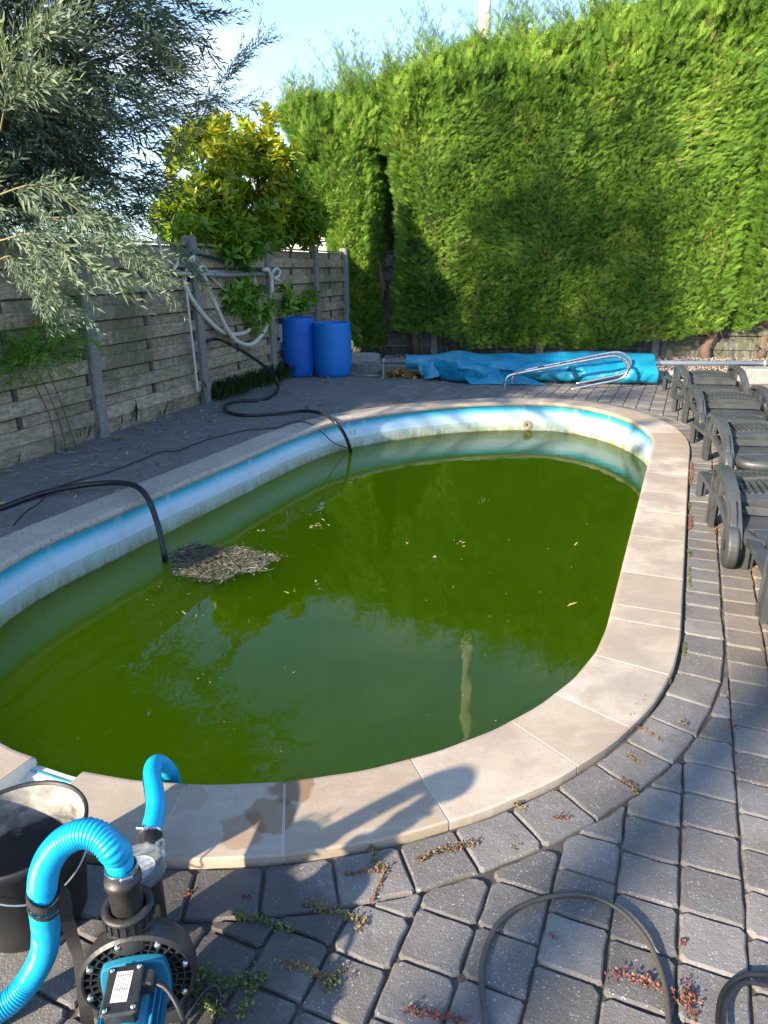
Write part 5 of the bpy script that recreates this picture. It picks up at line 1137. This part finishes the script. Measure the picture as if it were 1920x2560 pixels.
for (x, y, n) in ((1000, 1168, 7), (690, 1138, 14), (320, 1547, 1), (880, 1170, 2), (940, 1200, 1), (630, 1275, 3), (1225, 1310, 1), (420, 1330, 4), (700, 1260, 3), (560, 1150, 3), (1240, 1180, 1), (270, 1290, 2), (400, 1180, 5)):
    for k in range(n): q = g(x+rng.normal(0, 12 if n > 1 else 0), y+rng.normal(0, 5 if n > 1 else 0), WZ+.003); P.append(q); T.append(.45 if n == 1 else rng.uniform(.3, 1)); Sc.append(.07 if n == 1 else rng.uniform(.02, .05))
for k in range(260): q = WAB(rng.uniform(-2, 4.4), rng.uniform(.3, 3)); P.append((q[0], q[1], WZ+.003)); T.append(rng.uniform(.3, 1)); Sc.append(rng.uniform(.004, .015))
keep = [i for i, q in enumerate(P) if sdist(np.array(q)[:2])[0][0] < -.03]; P = [P[i] for i in keep]; T = [T[i] for i in keep]; Sc = [Sc[i] for i in keep]
tag(scatter('floating_leaves', lf, P, rdir(len(P))*[1, 1, .02], [[0, 0, 1]]*len(P), Sc, T, 'litter'), 'single dead leaves and specks scattered over the green water', 'leaves', kind='stuff')
P = []; T = []; Sc = []
while len(P) < 560:
    s = rng.uniform(-3.2, 5.2); off = abs(rng.normal(0, .55))+.04
    if rng.random() < .25: off = rng.uniform(.04, 1.5)
    q = FENCE0+FD*s+FN*off
    if sdist(q[:2])[0][0] < CW+.02 and rng.random() < .9: continue
    if sdist(q[:2])[0][0] < .02: continue
    if s > 1.2 and rng.random() < .55: continue
    P.append(q+[0, 0, .015 if sdist(q[:2])[0][0] > CW else .032]); T.append(rng.choice([.12, .3, .55, .6, .75, .8])+rng.normal(0, .05)); Sc.append(rng.uniform(.025, .085))
for k in range(110):
    q = np.array([rng.uniform(-1.0, 1.1), 0, .018]); q[1] = 10.6-q[0]*.35-abs(rng.normal(0, .22)); P.append(q); T.append(rng.uniform(.0, .35)); Sc.append(rng.uniform(.05, .10))
n = len(P); tag(scatter('fallen_leaves', lf, P, rdir(n)*[1, 1, .05], np.array([[0, 0, 1.]]*n)+rng.normal(0, .3, (n, 3)), Sc, T, 'litter'), 'narrow dead willow leaves scattered on the shaded paving by the fence', 'leaves', kind='stuff')
P = []; T = []; Sc = []
for k in range(330):
    x = rng.uniform(.0, 1.15); P.append((x, 10.62-x*.3-abs(rng.normal(0, .10)), rng.uniform(.006, .07))); T.append(rng.uniform(0, .42)); Sc.append(rng.uniform(.05, .11))
n = len(P); tag(scatter('dry_leaf_drift', lfb, P, rdir(n), rdir(n)+[0, 0, 1], Sc, T, 'litter'), 'drift of brown dry leaves under the left end of the blue cover', 'leaves', kind='stuff')
# weeds in the joints: polylines on the site with colour 0 red .. 1 green
def r8(*p): return [(560+x/2.44, 1800+y/2.44) for x, y in p]
def r9(*p): return [(1240+x/2.087, 1500+y/2.087) for x, y in p]
def r4(*p): return [(1560+x/4.608, 1080+y/4.608) for x, y in p]
WD = [(r8((885, 610), (880, 690), (895, 780), (930, 880), (985, 935)), .55, 1), (r8((740, 945), (860, 925), (985, 920)), .35, .8), (r8((985, 935), (950, 1010), (905, 1110)), .3, .6), (r8((495, 1125), (600, 1150), (660, 1170), (760, 1205), (860, 1225), (815, 1290)), .58, 1),
      (r8((1180, 865), (1300, 805), (1400, 790), (1480, 770), (1545, 760)), .38, 1), (r8((350, 1490), (460, 1510), (560, 1560), (640, 1590), (720, 1530)), .5, 1.2), (r8((600, 1600), (640, 1640), (700, 1600)), .6, 1.6), (r8((70, 1180), (110, 1220), (230, 1225), (410, 1295)), .85, 1.2),
      (r8((0, 1590), (130, 1610), (270, 1570)), .95, 2.0), (r8((180, 1640), (130, 1750), (90, 1840)), .8, 1.6), (r8((1120, 1765), (1250, 1800), (1460, 1840)), .08, 1), (r8((0, 785), (60, 780)), .15, .7), (r8((110, 1075), (170, 1080)), .2, .6),
      (r9((0, 990), (60, 985), (110, 960)), .15, 1), (r9((60, 1010), (100, 1060), (140, 1095)), .5, .7), (r9((300, 1140), (380, 1140)), .12, .8), (r9((690, 630), (760, 560), (820, 500), (900, 420)), .62, 1.4), (r9((735, 660), (800, 695), (870, 740)), .25, .5), (r9((970, 640), (995, 660)), .55, 1),
      (r9((690, 810), (745, 850)), .4, .8), (r9((640, 940), (725, 970), (720, 1010)), .35, .7), (r9((1215, 660), (1250, 668)), .1, .7), (r9((600, 1960), (700, 1975), (850, 2030)), .08, 1.5), (r9((1000, 2000), (1005, 2100), (1040, 2080)), .08, 1.3), (r9((920, 2070), (1010, 2120), (1015, 2190)), .15, 1.5), (r9((960, 1800), (1000, 1775)), .1, .7),
      (r9((295, 1750), (305, 1770)), .1, .7), (r9((85, 1290), (105, 1300)), .7, .8), (r4((765, 340), (770, 450), (765, 600)), .3, 1.2), (r4((755, 960), (765, 1060), (755, 1130)), .2, 1.2), (r4((1050, 1110), (1055, 1160)), .1, .7), (r4((750, 800), (748, 900)), .95, .5), (r4((750, 1380), (752, 1440)), .98, .9), (r4((750, 1560), (752, 1680), (755, 1790)), .9, .6), (r9((980, 230), (985, 290)), 1, .7),
      ([(466, 2240), (480, 2232)], .2, .8), ([(500, 2420), (530, 2460), (560, 2480)], .95, 1.8), ([(480, 2450), (520, 2520), (560, 2540)], .85, 1.5), ([(655, 2120), (650, 2130)], 1, .5)]
P = []; D = []; U = []; Sc = []; T = []
for pts, tone, wdt in WD:
    Q = resample(np.array([G(x, y, .0) for x, y in pts]), .004)
    for q in Q:
        for k in range(int(3+3*wdt)):
            P.append(q+[rng.normal(0, .0045*wdt), rng.normal(0, .0045*wdt), -.008+abs(rng.normal(0, .007*wdt))+.004]); d = rdir(1)[0]; d[2] = abs(d[2])*.8+.1; D.append(d); U.append(rdir(1)[0]+[0, 0, 1]); Sc.append(rng.uniform(.004, .010)); T.append(tone+rng.normal(0, .2))
tag(scatter('joint_weeds', lfb, P, D, U, Sc, T, 'weed'), 'reddish and green stonecrop weeds growing in the joints of the pavers', 'weeds', kind='stuff')
P = []; D = []; U = []; Sc = []; T = []
gb_ = [([(0, 0, 0), (.04, .35, .06), (.035, .7, -.05), (0, 1, -.28), (-.035, .7, -.05), (-.04, .35, .06)], [(0, 1, 2, 3, 4, 5)]), ([(0, 0, 0), (.035, .4, .1), (0, 1, -.1), (-.035, .4, .1)], [(0, 1, 2, 3)])]
def tuft(q, n, h, spread, t=.5):
    for k in range(n):
        d = rdir(1)[0]; d[2] = rng.uniform(.8, 2.2); P.append(np.array(q)+[rng.normal(0, spread), rng.normal(0, spread), 0]); D.append(d+FN*.25); U.append(np.array([d[0], d[1], -.2])+rng.normal(0, .2, 3)); Sc.append(h*rng.uniform(.5, 1.15)); T.append(t+rng.normal(0, .22))
for k in range(260): s = rng.uniform(2.05, 4.3); tuft(FENCE0+FD*s+FN*abs(rng.normal(.02, .13)), 9, .24, .03, .4)
for k in range(50): s = rng.uniform(-3.2, 1.9); tuft(FENCE0+FD*s+FN*abs(rng.normal(.0, .05)), 3, rng.uniform(.08, .3), .03, .6)
for (x, y) in ((665, 886), (690, 880), (745, 893), (1040, 1090), (760, 940)): tuft(g(x, y, 0), 10, .07, .02, .5)
for k in range(40): tuft((rng.uniform(-.6, 0), rng.uniform(12.2, 13.1), 0), 8, .2, .05, .4)
for k in range(12): tuft((rng.uniform(3.5, 4.2), rng.uniform(8.5, 8.9), 0), 6, .07, .04, .7)
n = len(P); S3 = np.stack([np.minimum(np.array(Sc)*.9, .12), Sc, Sc], 1)
tag(scatter('grass', gb_, P, D, U, S3, T, 'grass'), 'long green grass growing along the foot of the fence', 'grass', kind='stuff')
